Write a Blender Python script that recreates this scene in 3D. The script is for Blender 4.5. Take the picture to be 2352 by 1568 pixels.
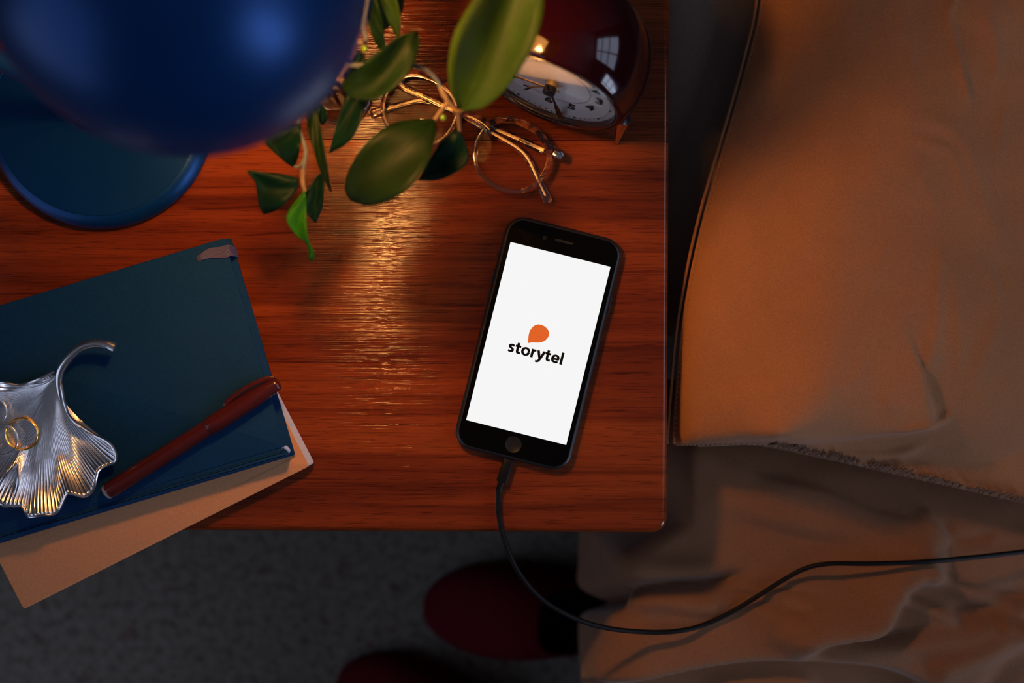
import bpy, bmesh, math, random
import numpy as np
from mathutils import Vector, Matrix

random.seed(4); rng = np.random.default_rng(7)
for o in list(bpy.data.objects): bpy.data.objects.remove(o)
SC = bpy.context.scene
C = SC.collection
PI = math.pi

# ------------------------------------------------------------------ camera, world, lights, exposure
T = 0.500            # height of the table top above the floor
H = 0.716            # camera height above the table top
F = 2450.0           # focal length in pixels of the 2352 px wide frame
cam = bpy.data.cameras.new('camera'); camo = bpy.data.objects.new('camera', cam); C.objects.link(camo)
camo.location = (0, 0, T + H); camo.rotation_euler = (0, 0, 0)
cam.sensor_width = 36; cam.lens = F / 2352 * 36; cam.clip_start = 0.01
cam.dof.use_dof = True; cam.dof.focus_distance = H - 0.012; cam.dof.aperture_fstop = 3.3
SC.camera = camo
SC.view_settings.view_transform = 'Standard'; SC.view_settings.look = 'None'
SC.view_settings.gamma = 1.0; SC.view_settings.use_curve_mapping = False
SC.view_settings.exposure = 0.0
SC.cycles.max_bounces = 10; SC.cycles.caustics_reflective = False; SC.cycles.caustics_refractive = False
W = bpy.data.worlds.new('world'); SC.world = W; W.use_nodes = True
W.node_tree.nodes['Background'].inputs[0].default_value = (0.35, 0.45, 0.8, 1)
W.node_tree.nodes['Background'].inputs[1].default_value = 0.25
BULB = dict(pos=(-0.100, 0.1420, 0.270), strength=222.0, color=(1.0, 0.44, 0.12))
DAY = (0.66, 0.74, 1.0)
WINDOWS = [  # wall, centre along wall, sill z, width, height, watts
    ('right', 0.10, 1.10, 1.05, 1.32, 11.0),
    ('right', -1.15, 0.45, 0.70, 1.05, 18.0),
    ('left', -0.95, 0.35, 1.60, 1.90, 7.5)]
ROOM = dict(x0=-1.5, x1=1.5, y0=-1.9, y1=0.85, z1=2.5)
for wall, c, z, w, h, watts in WINDOWS:
    L = bpy.data.lights.new('window_daylight', 'AREA'); L.shape = 'RECTANGLE'; L.size = w; L.size_y = h
    L.energy = watts; L.color = DAY
    lo = bpy.data.objects.new('window_daylight', L); C.objects.link(lo)
    if wall == 'right':
        lo.location = (ROOM['x1'] + 0.10, c, z + h / 2); lo.rotation_euler = (0, PI / 2, 0); L.size = h; L.size_y = w
    else:
        lo.location = (ROOM['x0'] - 0.10, c, z + h / 2); lo.rotation_euler = (0, -PI / 2, 0); L.size = h; L.size_y = w

# ------------------------------------------------------------------ helpers
def P(px, py, z=0.0):
    """photo pixel -> point at height z above the table top"""
    k = (H - z) / F
    return Vector(((px - 1176) * k, (784 - py) * k, T + z))

def thing(name, label, cat, loc=(0, 0, T), group=None):
    o = bpy.data.objects.new(name, None); C.objects.link(o); o.location = loc
    o.empty_display_size = 0.02
    o['label'] = label; o['category'] = cat
    if group: o['group'] = group
    return o

def tag(o, label, cat, group=None, kind=None):
    o['label'] = label; o['category'] = cat
    if group: o['group'] = group
    if kind: o['kind'] = kind
    return o

def wloc(o):
    v = Vector((0, 0, 0))
    while o is not None: v += o.location; o = o.parent
    return v

class MB:
    def __init__(s): s.v = []; s.f = []; s.m = []
    def add(s, vs, fs, mi=0):
        k = len(s.v); s.v += [tuple(v) for v in vs]
        s.f += [tuple(i + k for i in f) for f in fs]; s.m += [mi] * len(fs); return s
    def grid(s, rows, cu=False, cv=False, mi=0):
        n, m = len(rows), len(rows[0]); vs = [p for r in rows for p in r]; fs = []
        for i in range(n if cu else n - 1):
            for j in range(m if cv else m - 1):
                a, b = i, (i + 1) % n; c, d = j, (j + 1) % m
                fs.append((a * m + c, a * m + d, b * m + d, b * m + c))
        return s.add(vs, fs, mi)
    def loops(s, loops, cap0=True, cap1=True, mi=0):
        k = len(s.v); m = len(loops[0]); s.grid(loops, cv=True, mi=mi)
        if cap0: s.f.append(tuple(k + i for i in range(m))[::-1]); s.m.append(mi)
        if cap1: s.f.append(tuple(k + (len(loops) - 1) * m + i for i in range(m))); s.m.append(mi)
        return s
    def tube(s, pts, rad, n=10, caps=True, flat=None, up=None, mi=0):
        """tube along pts; flat=(a,b): elliptical/box section half sizes instead of rad"""
        pts = [Vector(p) for p in pts]; N = len(pts)
        if not hasattr(rad, '__len__'): rad = [rad] * N
        tang = [(pts[min(i + 1, N - 1)] - pts[max(i - 1, 0)]).normalized() for i in range(N)]
        nrm = (up or Vector((0, 0, 1))); nrm = nrm - tang[0] * nrm.dot(tang[0])
        if nrm.length < 1e-4: nrm = tang[0].orthogonal()
        nrm.normalize(); loops = []
        for i in range(N):
            base = up if up else nrm
            nn = base - tang[i] * base.dot(tang[i])
            if nn.length < 1e-5: nn = nrm
            nrm = nn.normalized(); b = tang[i].cross(nrm)
            lp = []
            for j in range(n):
                a = 2 * PI * j / n
                if flat:
                    e = 0.45; ca, sa = math.cos(a), math.sin(a)
                    ca = math.copysign(abs(ca) ** e, ca); sa = math.copysign(abs(sa) ** e, sa)
                    lp.append(pts[i] + b * ca * flat[0] * rad[i] + nrm * sa * flat[1] * rad[i])
                else: lp.append(pts[i] + (b * math.cos(a) + nrm * math.sin(a)) * rad[i])
            loops.append(lp)
        return s.loops(loops, caps, caps, mi)
    def lathe(s, prof, M=None, n=48, caps=True, mi=0):
        """prof: [(r, z)...] turned about local z of matrix M"""
        M = M or Matrix.Identity(4); loops = []
        for r, z in prof:
            loops.append([M @ Vector((max(r, 1e-5) * math.cos(2 * PI * j / n), max(r, 1e-5) * math.sin(2 * PI * j / n), z)) for j in range(n)])
        return s.loops(loops, caps, caps, mi)
    def box(s, c, d, M=None, mi=0):
        M = M or Matrix.Identity(4); x, y, z = d[0] / 2, d[1] / 2, d[2] / 2
        vs = [M @ (Vector(c) + Vector((a * x, b * y, e * z))) for e in (-1, 1) for b in (-1, 1) for a in (-1, 1)]
        return s.add(vs, [(0, 2, 3, 1), (4, 5, 7, 6), (0, 1, 5, 4), (2, 6, 7, 3), (0, 4, 6, 2), (1, 3, 7, 5)], mi)
    def build(s, name, mats, parent=None, smooth=True, angle=40, bevel=0, seg=2, solid=0, label=None):
        me = bpy.data.meshes.new(name); off = wloc(parent) if parent else Vector((0, 0, 0))
        me.from_pydata([tuple(Vector(v) - off) for v in s.v], [], s.f); me.update()
        mats = mats if isinstance(mats, (list, tuple)) else [mats]
        for m in mats: me.materials.append(m)
        if len(mats) > 1: me.polygons.foreach_set('material_index', s.m)
        bm = bmesh.new(); bm.from_mesh(me)
        bmesh.ops.recalc_face_normals(bm, faces=bm.faces)
        if bevel:
            es = [e for e in bm.edges if len(e.link_faces) == 2 and e.calc_face_angle() > 0.5]
            bmesh.ops.bevel(bm, geom=es, offset=bevel, segments=seg, profile=0.5, affect='EDGES', clamp_overlap=True)
        bm.to_mesh(me); bm.free()
        if smooth: me.shade_smooth(); me.set_sharp_from_angle(angle=math.radians(angle))
        o = bpy.data.objects.new(name, me); C.objects.link(o)
        if parent: o.parent = parent
        if solid:
            m = o.modifiers.new('thick', 'SOLIDIFY'); m.thickness = solid; m.offset = 0
        if label: o['label'] = label
        return o

def spline(pts, n=8):
    """Catmull-Rom through points of any dimension"""
    p = [np.array(q, float) for q in pts]; out = []
    p = [2 * p[0] - p[1]] + p + [2 * p[-1] - p[-2]]
    for i in range(1, len(p) - 2):
        for k in range(n):
            t = k / n
            out.append(0.5 * ((2 * p[i]) + (-p[i - 1] + p[i + 1]) * t + (2 * p[i - 1] - 5 * p[i] + 4 * p[i + 1] - p[i + 2]) * t * t
                              + (-p[i - 1] + 3 * p[i] - 3 * p[i + 1] + p[i + 2]) * t ** 3))
    out.append(p[-2]); return out

def resample(poly, n):
    q = np.array(poly, float); d = np.r_[0, np.cumsum(np.linalg.norm(np.diff(q, axis=0), axis=1))]
    t = np.linspace(0, d[-1], n); return np.stack([np.interp(t, d, q[:, k]) for k in range(q.shape[1])], 1)

def rrect(w, h, r, n=8):
    out = []
    for cx, cy, a0 in ((w / 2 - r, h / 2 - r, 0), (-w / 2 + r, h / 2 - r, 90), (-w / 2 + r, -h / 2 + r, 180), (w / 2 - r, -h / 2 + r, 270)):
        for k in range(n + 1):
            a = math.radians(a0 + 90 * k / n); out.append((cx + r * math.cos(a), cy + r * math.sin(a)))
    return out

def slab(outline, z0, z1, M=None, r=0.0, seg=3, mb=None, mi=0):
    """prism of an outline with rounded rims (offset towards the outline's own edge normals)"""
    M = M or Matrix.Identity(4); o = np.array(outline, float); N = len(o)
    a = np.roll(o, 1, 0); b = np.roll(o, -1, 0); t = b - a; t /= np.linalg.norm(t, axis=1)[:, None] + 1e-12
    nrm = np.stack([-t[:, 1], t[:, 0]], 1)
    area = 0.5 * np.sum(o[:, 0] * b[:, 1] - b[:, 0] * o[:, 1])
    if area < 0: nrm = -nrm
    loops = []
    def lp(ins, z): return [M @ Vector((o[i, 0] + nrm[i, 0] * ins, o[i, 1] + nrm[i, 1] * ins, z)) for i in range(N)]
    if r > 0:
        for k in range(seg + 1):
            th = PI / 2 * k / seg; loops.append(lp(r * (1 - math.sin(th)), z0 + r * (1 - math.cos(th))))
        for k in range(seg + 1):
            th = PI / 2 * k / seg; loops.append(lp(r * (1 - math.cos(th)), z1 - r * (1 - math.sin(th))))
    else: loops = [lp(0, z0), lp(0, z1)]
    mb = mb or MB(); return mb.loops(loops, mi=mi)

def frame(x, y, z, o):
    return Matrix(((x[0], y[0], z[0], o[0]), (x[1], y[1], z[1], o[1]), (x[2], y[2], z[2], o[2]), (0, 0, 0, 1)))

def text_mb(body, size, M, bold=0.0, ext=0.0, space=1.0):
    cu = bpy.data.curves.new('t', 'FONT'); cu.body = body; cu.size = size; cu.align_x = 'CENTER'; cu.align_y = 'CENTER'
    cu.offset = bold; cu.extrude = ext; cu.space_character = space; cu.resolution_u = 4
    o = bpy.data.objects.new('t', cu); C.objects.link(o)
    dg = bpy.context.evaluated_depsgraph_get(); dg.update()
    me = bpy.data.meshes.new_from_object(o.evaluated_get(dg))
    mb = MB(); mb.add([M @ v.co for v in me.vertices], [tuple(p.vertices) for p in me.polygons])
    bpy.data.objects.remove(o); bpy.data.curves.remove(cu); bpy.data.meshes.remove(me); return mb

# ------------------------------------------------------------------ materials
class NT:
    def __init__(s, name):
        s.mat = bpy.data.materials.new(name); s.mat.use_nodes = True; s.t = s.mat.node_tree
        s.b = s.t.nodes['Principled BSDF']; s.out = s.t.nodes['Material Output']
    def n(s, typ, **kw):
        nd = s.t.nodes.new(typ)
        for k, v in kw.items(): setattr(nd, k, v)
        return nd
    def l(s, a, b): s.t.links.new(a, b)
    def tex(s, scale=(1, 1, 1), src='Object', rot=(0, 0, 0)):
        tc = s.n('ShaderNodeTexCoord'); mp = s.n('ShaderNodeMapping')
        mp.inputs['Scale'].default_value = scale; mp.inputs['Rotation'].default_value = rot
        s.l(tc.outputs[src], mp.inputs[0]); return mp.outputs[0]
    def noise(s, vec, scale=5, detail=4, rough=0.5, dist=0.0):
        nd = s.n('ShaderNodeTexNoise'); nd.inputs['Scale'].default_value = scale; nd.inputs['Detail'].default_value = detail
        nd.inputs['Roughness'].default_value = rough; nd.inputs['Distortion'].default_value = dist
        s.l(vec, nd.inputs['Vector']); return nd.outputs['Fac']
    def ramp(s, fac, stops):
        r = s.n('ShaderNodeValToRGB'); e = r.color_ramp.elements
        while len(e) < len(stops): e.new(0.5)
        for k, (p, c) in enumerate(stops): e[k].position = p; e[k].color = (*c, 1) if len(c) == 3 else c
        s.l(fac, r.inputs[0]); return r.outputs[0]
    def mix(s, a, b, fac=1.0, mode='MULTIPLY'):
        m = s.n('ShaderNodeMix', data_type='RGBA', blend_type=mode)
        if isinstance(fac, (int, float)): m.inputs[0].default_value = fac
        else: s.l(fac, m.inputs[0])
        for v, i in ((a, 6), (b, 7)):
            if isinstance(v, tuple): m.inputs[i].default_value = (*v, 1)
            else: s.l(v, m.inputs[i])
        return m.outputs[2]
    def bump(s, h, strength=0.3, dist=0.001, prev=None):
        b = s.n('ShaderNodeBump'); b.inputs['Strength'].default_value = strength; b.inputs['Distance'].default_value = dist
        s.l(h, b.inputs['Height'])
        if prev is not None: s.l(prev, b.inputs['Normal'])
        return b.outputs[0]
    def setp(s, **kw):
        for k, v in kw.items():
            i = s.b.inputs[k.replace('_', ' ')]
            if hasattr(v, 'is_output') or isinstance(v, bpy.types.NodeSocket): s.l(v, i)
            else: i.default_value = (*v, 1) if isinstance(v, tuple) and len(v) == 3 else v
        return s

def plain(name, col, rough=0.5, metal=0.0, grain=0.06, gscale=300, bump=0.0, coat=0.0, spec=0.5):
    m = NT(name); f = m.noise(m.tex(), gscale, 3)
    lo = tuple(c * (1 - grain) for c in col); hi = tuple(min(1, c * (1 + grain)) for c in col)
    m.setp(Base_Color=m.ramp(f, [(0.3, lo), (0.7, hi)]), Roughness=rough, Metallic=metal)
    m.b.inputs['Specular IOR Level'].default_value = spec
    if coat: m.setp(Coat_Weight=coat, Coat_Roughness=0.03)
    if bump: m.setp(Normal=m.bump(f, bump, 0.0004))
    return m.mat

def cloth(name, col, var=0.12, sheen=0.15):
    m = NT(name)
    big = m.noise(m.tex(), 9, 4); fine = m.noise(m.tex((1, 1, 1)), 900, 2)
    wa = m.noise(m.tex((1, 0.08, 1), rot=(0, 0, 0.25)), 1700, 1); wb = m.noise(m.tex((0.08, 1, 1), rot=(0, 0, 0.25)), 1700, 1)
    lo = tuple(c * (1 - var) for c in col); hi = tuple(c * (1 + var) for c in col)
    c = m.ramp(big, [(0.3, lo), (0.7, hi)])
    c = m.mix(c, m.ramp(fine, [(0.3, (0.82,) * 3), (0.7, (1.0,) * 3)]))
    m.setp(Base_Color=c, Roughness=0.92, Sheen_Weight=sheen, Sheen_Roughness=0.45)
    m.b.inputs['Specular IOR Level'].default_value = 0.15
    wob = m.noise(m.tex(), 45, 5, 0.6)
    n1 = m.bump(wob, 0.35, 0.0016)
    n2 = m.bump(wa, 0.35, 0.0003, n1)
    m.setp(Normal=m.bump(wb, 0.35, 0.0003, n2)); return m.mat

def wood(name, seed=0.0, tone=1.0):
    m = NT(name)
    def tx(sc):
        o = m.tex(sc); mp = o.node; mp.inputs['Location'].default_value = (seed, seed * 0.7, 0); return o
    big = m.noise(tx((1.6, 15, 1)), 1.7, 5, 0.55, 0.6)
    mid = m.noise(tx((2.2, 110, 1)), 1.6, 4, 0.6, 0.5)
    line = m.noise(tx((3.2, 105, 1)), 1.2, 4, 0.62, 0.9)
    pore = m.noise(tx((60, 1500, 1)), 1.0, 2, 0.5)
    c = m.ramp(big, [(0.22, (0.058, 0.0092, 0.0027)), (0.45, (0.155, 0.0268, 0.0056)), (0.58, (0.218, 0.041, 0.0078)), (0.8, (0.278, 0.058, 0.0103))])
    c = m.mix(c, m.ramp(mid, [(0.30, (0.62, 0.55, 0.5)), (0.50, (1.0, 1.0, 1.0)), (0.75, (1.12, 1.1, 1.05))]))
    c = m.mix(c, m.ramp(line, [(0.30, (0.45, 0.37, 0.33)), (0.375, (1.0, 1.0, 1.0)), (1.0, (1.0, 1.0, 1.0))]))
    c = m.mix(c, m.ramp(pore, [(0.32, (0.42, 0.36, 0.34)), (0.44, (1.0, 1.0, 1.0))]), 0.75)
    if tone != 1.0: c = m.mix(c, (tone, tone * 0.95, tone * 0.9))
    fine = m.noise(tx((14, 900, 1)), 1.0, 3, 0.55)
    m.setp(Base_Color=c, Roughness=0.125, Coat_Weight=0.45, Coat_Roughness=0.10)
    m.b.inputs['Specular IOR Level'].default_value = 0.12
    ge = m.n('ShaderNodeNewGeometry'); sx = m.n('ShaderNodeSeparateXYZ'); m.l(ge.outputs['Normal'], sx.inputs[0])
    flat = m.n('ShaderNodeMapRange'); flat.inputs[1].default_value = 0.93; flat.inputs[2].default_value = 0.998; m.l(sx.outputs[2], flat.inputs[0])   # rounded edges are sanded smooth
    n1 = m.bump(fine, 1.0, 0.00042); m.l(flat.outputs[0], n1.node.inputs['Strength'])
    pb_ = m.bump(pore, 0.25, 0.0002, n1); sc_ = m.n('ShaderNodeMath', operation='MULTIPLY'); sc_.inputs[1].default_value = 0.25; m.l(flat.outputs[0], sc_.inputs[0]); m.l(sc_.outputs[0], pb_.node.inputs['Strength'])
    m.setp(Normal=pb_, Coat_Normal=pb_); return m.mat

def leafmat(name, col, under):
    m = NT(name); f = m.noise(m.tex(), 60, 3)
    c = m.ramp(f, [(0.3, tuple(x * 0.75 for x in col)), (0.7, tuple(x * 1.2 for x in col))])
    m.setp(Base_Color=c, Roughness=0.48); m.b.inputs['Specular IOR Level'].default_value = 0.10
    tr = m.n('ShaderNodeBsdfTranslucent'); tr.inputs[0].default_value = (*under, 1)
    mx = m.n('ShaderNodeMixShader'); mx.inputs[0].default_value = 0.3
    m.l(m.b.outputs[0], mx.inputs[1]); m.l(tr.outputs[0], mx.inputs[2]); m.l(mx.outputs[0], m.out.inputs[0]); return m.mat

def clear(name, tint=(1, 1, 1), rough=0.02, ior=1.45, mixd=0.0, dcol=(1, 1, 1)):
    """thin clear sheet: see-through with a fresnel gloss"""
    m = NT(name); t = m.n('ShaderNodeBsdfTransparent'); t.inputs[0].default_value = (*tint, 1)
    g = m.n('ShaderNodeBsdfGlossy'); g.inputs['Roughness'].default_value = rough
    fr = m.n('ShaderNodeFresnel'); fr.inputs[0].default_value = ior
    mx = m.n('ShaderNodeMixShader'); m.l(fr.outputs[0], mx.inputs[0]); m.l(t.outputs[0], mx.inputs[1]); m.l(g.outputs[0], mx.inputs[2])
    m.l(mx.outputs[0], m.out.inputs[0]); return m.mat

def emit(name, col, s):
    m = NT(name); e = m.n('ShaderNodeEmission'); e.inputs[0].default_value = (*col, 1); e.inputs[1].default_value = s
    m.l(e.outputs[0], m.out.inputs[0]); return m.mat

M_wood_a, M_wood_b = wood('wood_front', 0.0), wood('wood_rear', 3.7, 0.6)  # rear board toned down: darker plank, plus leaf shade put into the colour
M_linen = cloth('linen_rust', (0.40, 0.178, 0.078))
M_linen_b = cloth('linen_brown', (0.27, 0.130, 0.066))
M_linen_c = cloth('linen_lightened', (0.34, 0.27, 0.22))  # lightened in place of daylight that misses the lower pillow
M_thread = plain('seam_thread', (0.27, 0.155, 0.095), 0.9, grain=0.3)
M_sheet = cloth('sheet_darkened', (0.055, 0.038, 0.030))  # darkened: shade of the gap beside the nightstand put into the colour
M_lamp = plain('lamp_blue_paint', (0.001, 0.040, 0.165), 0.37, 0.5, grain=0.03, spec=0.3)
M_lampin = plain('lamp_inside_white', (0.85, 0.80, 0.70), 0.5)
M_bulb = emit('bulb_glow', BULB['color'], BULB['strength'])
M_black = plain('black_gloss', (0.003, 0.003, 0.0035), 0.25, grain=0.02, spec=0.015)
M_case = plain('black_case', (0.010, 0.011, 0.013), 0.42, grain=0.1)
M_button = plain('home_button_grey', (0.012, 0.0125, 0.013), 0.45, spec=0.2)
M_cable = plain('cable_rubber', (0.006, 0.0065, 0.007), 0.5, grain=0.1, spec=0.15)
M_screen = emit('screen_white', (0.92, 0.92, 0.92), 1.0)
M_orange = emit('screen_orange', (0.745, 0.123, 0.021), 1.0)
M_letter = plain('screen_black', (0.003, 0.003, 0.003), 0.6, spec=0.1)
M_clock = plain('clock_burgundy', (0.018, 0.0012, 0.0028), 0.09, grain=0.03)
M_dial = plain('dial_white', (0.84, 0.80, 0.78), 0.6, grain=0.03, gscale=700)
M_ink = plain('dial_ink', (0.010, 0.009, 0.010), 0.5)
M_brass = plain('brass', (0.60, 0.40, 0.14), 0.3, 1.0)
M_core = plain('temple_core_gold', (0.80, 0.62, 0.40), 0.42, 1.0)
M_hand = plain('hand_black', (0.012, 0.010, 0.008), 0.35)
M_bezel = plain('bezel_smoke', (0.10, 0.095, 0.085), 0.25, 0.4)
M_chrome = plain('chrome', (0.75, 0.78, 0.80), 0.12, 1.0, grain=0.02)
M_silver = plain('silver_plate', (0.92, 0.92, 0.93), 0.22, 1.0, grain=0.05, gscale=500, bump=0.15)
M_ringsil = plain('ring_silver', (0.85, 0.84, 0.82), 0.2, 1.0)
M_gold = plain('ring_gold', (0.95, 0.56, 0.13), 0.2, 1.0)
M_clear = clear('clear_glass', ior=1.22); M_lens = clear('spectacle_lens', (0.95, 0.95, 0.95), ior=1.2)
M_navy = plain('navy_cloth', (0.002, 0.031, 0.098), 0.75, grain=0.18, gscale=1100, bump=0.35, spec=0.12)
M_paper = plain('paper_edge', (0.50, 0.55, 0.72), 0.8)
M_kraft = plain('kraft_card', (0.54, 0.255, 0.115), 0.85, grain=0.09, gscale=900, bump=0.2)
M_elastic = plain('elastic_mauve', (0.085, 0.070, 0.125), 0.8, grain=0.15, gscale=900)
M_elasticd = plain('elastic_dark', (0.05, 0.03, 0.05), 0.8)
M_pen = plain('pen_maroon', (0.062, 0.0085, 0.0085), 0.24, grain=0.06)
M_plug = plain('pen_plug_grey', (0.20, 0.21, 0.24), 0.5)
M_stem = plain('twig_tan', (0.14, 0.085, 0.036), 0.6, grain=0.3, gscale=200)
M_stemg = plain('twig_grey', (0.075, 0.085, 0.08), 0.6, grain=0.3, gscale=200)
M_bud = plain('bud_green', (0.12, 0.22, 0.015), 0.5)
M_leafd = leafmat('leaf_dark', (0.0018, 0.016, 0.008), (0.02, 0.05, 0.006))
M_leafm = leafmat('leaf_mid', (0.0042, 0.0150, 0.0028), (0.07, 0.13, 0.003))
M_leafb = leafmat('leaf_bright', (0.014, 0.110, 0.003), (0.08, 0.20, 0.006))
M_leafy = leafmat('leaf_yellow', (0.020, 0.050, 0.006), (0.50, 0.60, 0.006))
M_felt = plain('felt_red', (0.105, 0.006, 0.010), 0.95, grain=0.2, gscale=500, bump=0.4, spec=0.1)
M_insole = plain('insole_black', (0.006, 0.005, 0.006), 0.95, spec=0.1)
M_sole = plain('sole_dark_red', (0.05, 0.004, 0.008), 0.9)
M_wall = plain('wall_plaster', (0.09, 0.085, 0.08), 0.9, gscale=30)
M_ceil = plain('ceiling_paint', (0.30, 0.30, 0.30), 0.9, gscale=30)
M_frame = plain('window_paint', (0.6, 0.6, 0.6), 0.5)
m = NT('tortoise'); f = m.noise(m.tex(), 130, 3, 0.55, 0.5)
gr = m.n('ShaderNodeVectorMath', operation='DOT_PRODUCT'); m.l(m.tex(), gr.inputs[0]); gr.inputs[1].default_value = (4.5, 8.9, 0)
ad = m.n('ShaderNodeMath', operation='MULTIPLY_ADD'); m.l(gr.outputs['Value'], ad.inputs[0]); ad.inputs[1].default_value = 0.9; m.l(f, ad.inputs[2])
m.setp(Base_Color=m.ramp(f, [(0.40, (0.016, 0.005, 0.003)), (0.55, (0.16, 0.035, 0.010)), (0.7, (0.30, 0.10, 0.03))]), Roughness=0.08, Coat_Weight=0.6)
tt = m.n('ShaderNodeBsdfTransparent'); tt.inputs[0].default_value = (0.80, 0.70, 0.66, 1)
gg = m.n('ShaderNodeBsdfGlossy'); gg.inputs['Roughness'].default_value = 0.06; fr_ = m.n('ShaderNodeFresnel'); fr_.inputs[0].default_value = 1.7
m1 = m.n('ShaderNodeMixShader'); m.l(fr_.outputs[0], m1.inputs[0]); m.l(tt.outputs[0], m1.inputs[1]); m.l(gg.outputs[0], m1.inputs[2])
df = m.n('ShaderNodeBsdfDiffuse'); df.inputs[0].default_value = (0.30, 0.22, 0.22, 1); m3 = m.n('ShaderNodeMixShader'); m3.inputs[0].default_value = 0.07
m.l(m1.outputs[0], m3.inputs[1]); m.l(df.outputs[0], m3.inputs[2])
m2 = m.n('ShaderNodeMixShader'); m.l(m.ramp(ad.outputs[0], [(0.44, (0, 0, 0)), (0.54, (1, 1, 1))]), m2.inputs[0]); m.l(m3.outputs[0], m2.inputs[1]); m.l(m.b.outputs[0], m2.inputs[2])
m.l(m2.outputs[0], m.out.inputs[0]); M_tort = m.mat
m = NT('carpet'); f = m.noise(m.tex(), 95, 5, 0.65); g = m.noise(m.tex(), 700, 3); h = m.noise(m.tex(), 40, 2)
c = m.ramp(f, [(0.30, (0.165, 0.14, 0.11)), (0.5, (0.34, 0.30, 0.245)), (0.72, (0.47, 0.43, 0.365))])
c = m.mix(c, m.ramp(g, [(0.3, (0.6,) * 3), (0.7, (1.0,) * 3)])); c = m.mix(c, m.ramp(h, [(0.28, (0.75, 0.6, 0.62)), (0.42, (1, 1, 1))]))
m.setp(Base_Color=c, Roughness=0.97, Normal=m.bump(g, 0.8, 0.004)); m.b.inputs['Specular IOR Level'].default_value = 0.1; M_carpet = m.mat

# ------------------------------------------------------------------ setting
def struct(name, mb, mat, parent=None, **kw):
    o = mb.build(name, mat, parent, smooth=kw.pop('smooth', False), **kw)
    if parent is None: o['kind'] = 'structure'
    return o
R = ROOM
struct('floor', MB().box(((R['x0'] + R['x1']) / 2, (R['y0'] + R['y1']) / 2, -0.05), (R['x1'] - R['x0'] + 0.3, R['y1'] - R['y0'] + 0.3, 0.1)), M_carpet)
struct('ceiling', MB().box(((R['x0'] + R['x1']) / 2, (R['y0'] + R['y1']) / 2, R['z1'] + 0.05), (R['x1'] - R['x0'] + 0.3, R['y1'] - R['y0'] + 0.3, 0.1)), M_ceil)
def wall(name, axis, at, a0, a1, holes, side):
    mb = MB(); t = 0.14
    def seg(b0, b1, z0, z1):
        if b1 - b0 < 1e-4 or z1 - z0 < 1e-4: return
        if axis == 'x': mb.box((at + side * t / 2, (b0 + b1) / 2, (z0 + z1) / 2), (t, b1 - b0, z1 - z0))
        else: mb.box(((b0 + b1) / 2, at + side * t / 2, (z0 + z1) / 2), (b1 - b0, t, z1 - z0))
    cur = a0
    for c, z, w, h in sorted(holes):
        seg(cur, c - w / 2, 0, R['z1']); seg(c - w / 2, c + w / 2, 0, z); seg(c - w / 2, c + w / 2, z + h, R['z1']); cur = c + w / 2
    seg(cur, a1, 0, R['z1']); return struct(name, mb, M_wall)
hol = lambda s: [(c, z, w, h) for (wl, c, z, w, h, e) in WINDOWS if wl == s]
wall('wall_right', 'x', R['x1'], R['y0'], R['y1'], hol('right'), 1)
wall('wall_left', 'x', R['x0'], R['y0'], R['y1'], hol('left'), -1)
wall('wall_front', 'y', R['y0'], R['x0'], R['x1'], [], -1)
wall('wall_back', 'y', R['y1'], R['x0'], R['x1'], [], 1)
for i, (wl, c, z, w, h, e) in enumerate(WINDOWS):
    mb = MB(); t = 0.045
    def bar(a, zz, da, dz):
        if wl == 'right': mb.box((R['x1'] + 0.06, c + a, zz), (0.05, da, dz))
        else: mb.box((R['x0'] - 0.06, c + a, zz), (0.05, da, dz))
    for s in (-1, 1):
        bar(s * (w / 2 - t / 2), z + h / 2, t, h); bar(0, z + h / 2 + s * (h / 2 - t / 2), w, t)
    bar(0, z + h / 2, 0.04, h); bar(0, z + h * 0.36, w, 0.03); bar(0, z + h * 0.68, w, 0.03)
    struct('window_%d' % (i + 1), mb, M_frame)

# ------------------------------------------------------------------ nightstand
ns = thing('nightstand', 'reddish brown wooden nightstand with polished grainy top beside the bed', 'nightstand', (0.104, -0.129, 0))
rotT = Matrix.Translation((0.104, -0.129, 0)) @ Matrix.Rotation(math.radians(-0.27), 4, 'Z') @ Matrix.Translation((-0.104, 0.129, 0))
X0, X1, Y0, YJ, Y1 = -0.47, 0.1043, -0.1288, 0.1345, 0.305
def arc(cx, cy, r, a0, a1, n=8):
    return [(cx + r * math.cos(math.radians(a0 + (a1 - a0) * k / n)), cy + r * math.sin(math.radians(a0 + (a1 - a0) * k / n))) for k in range(n + 1)]
rc = 0.0105
def board(outline, mat, joint_y):
    mb = MB(); N = len(outline)
    mb.loops([[rotT @ Vector((x, y, z)) for x, y in outline] for z in (T - 0.024, T)])
    o = mb.build('board', mat, ns, smooth=False); me = o.data
    bm = bmesh.new(); bm.from_mesh(me); off = ns.location; inv = rotT.inverted()
    es = []
    for e in bm.edges:
        vs = [inv @ (v.co + off) for v in e.verts]
        if abs(vs[0].z - vs[1].z) > 1e-4: continue
        es.append(e)
    big = [e for e in es if not all(abs((inv @ (v.co + off)).y - joint_y) < 1e-3 for v in e.verts)]
    bmesh.ops.bevel(bm, geom=big, offset=0.0042, segments=5, profile=0.5, affect='EDGES')
    bm.to_mesh(me); bm.free(); me.shade_smooth(); me.set_sharp_from_angle(angle=math.radians(35)); return o
board([(X0, YJ - 0.0002), (X0, Y0 + rc)] + arc(X0 + rc, Y0 + rc, rc, 180, 270)[1:] + arc(X1 - rc, Y0 + rc, rc, 270, 360) + [(X1, YJ - 0.0002)], M_wood_a, YJ - 0.0002)
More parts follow.
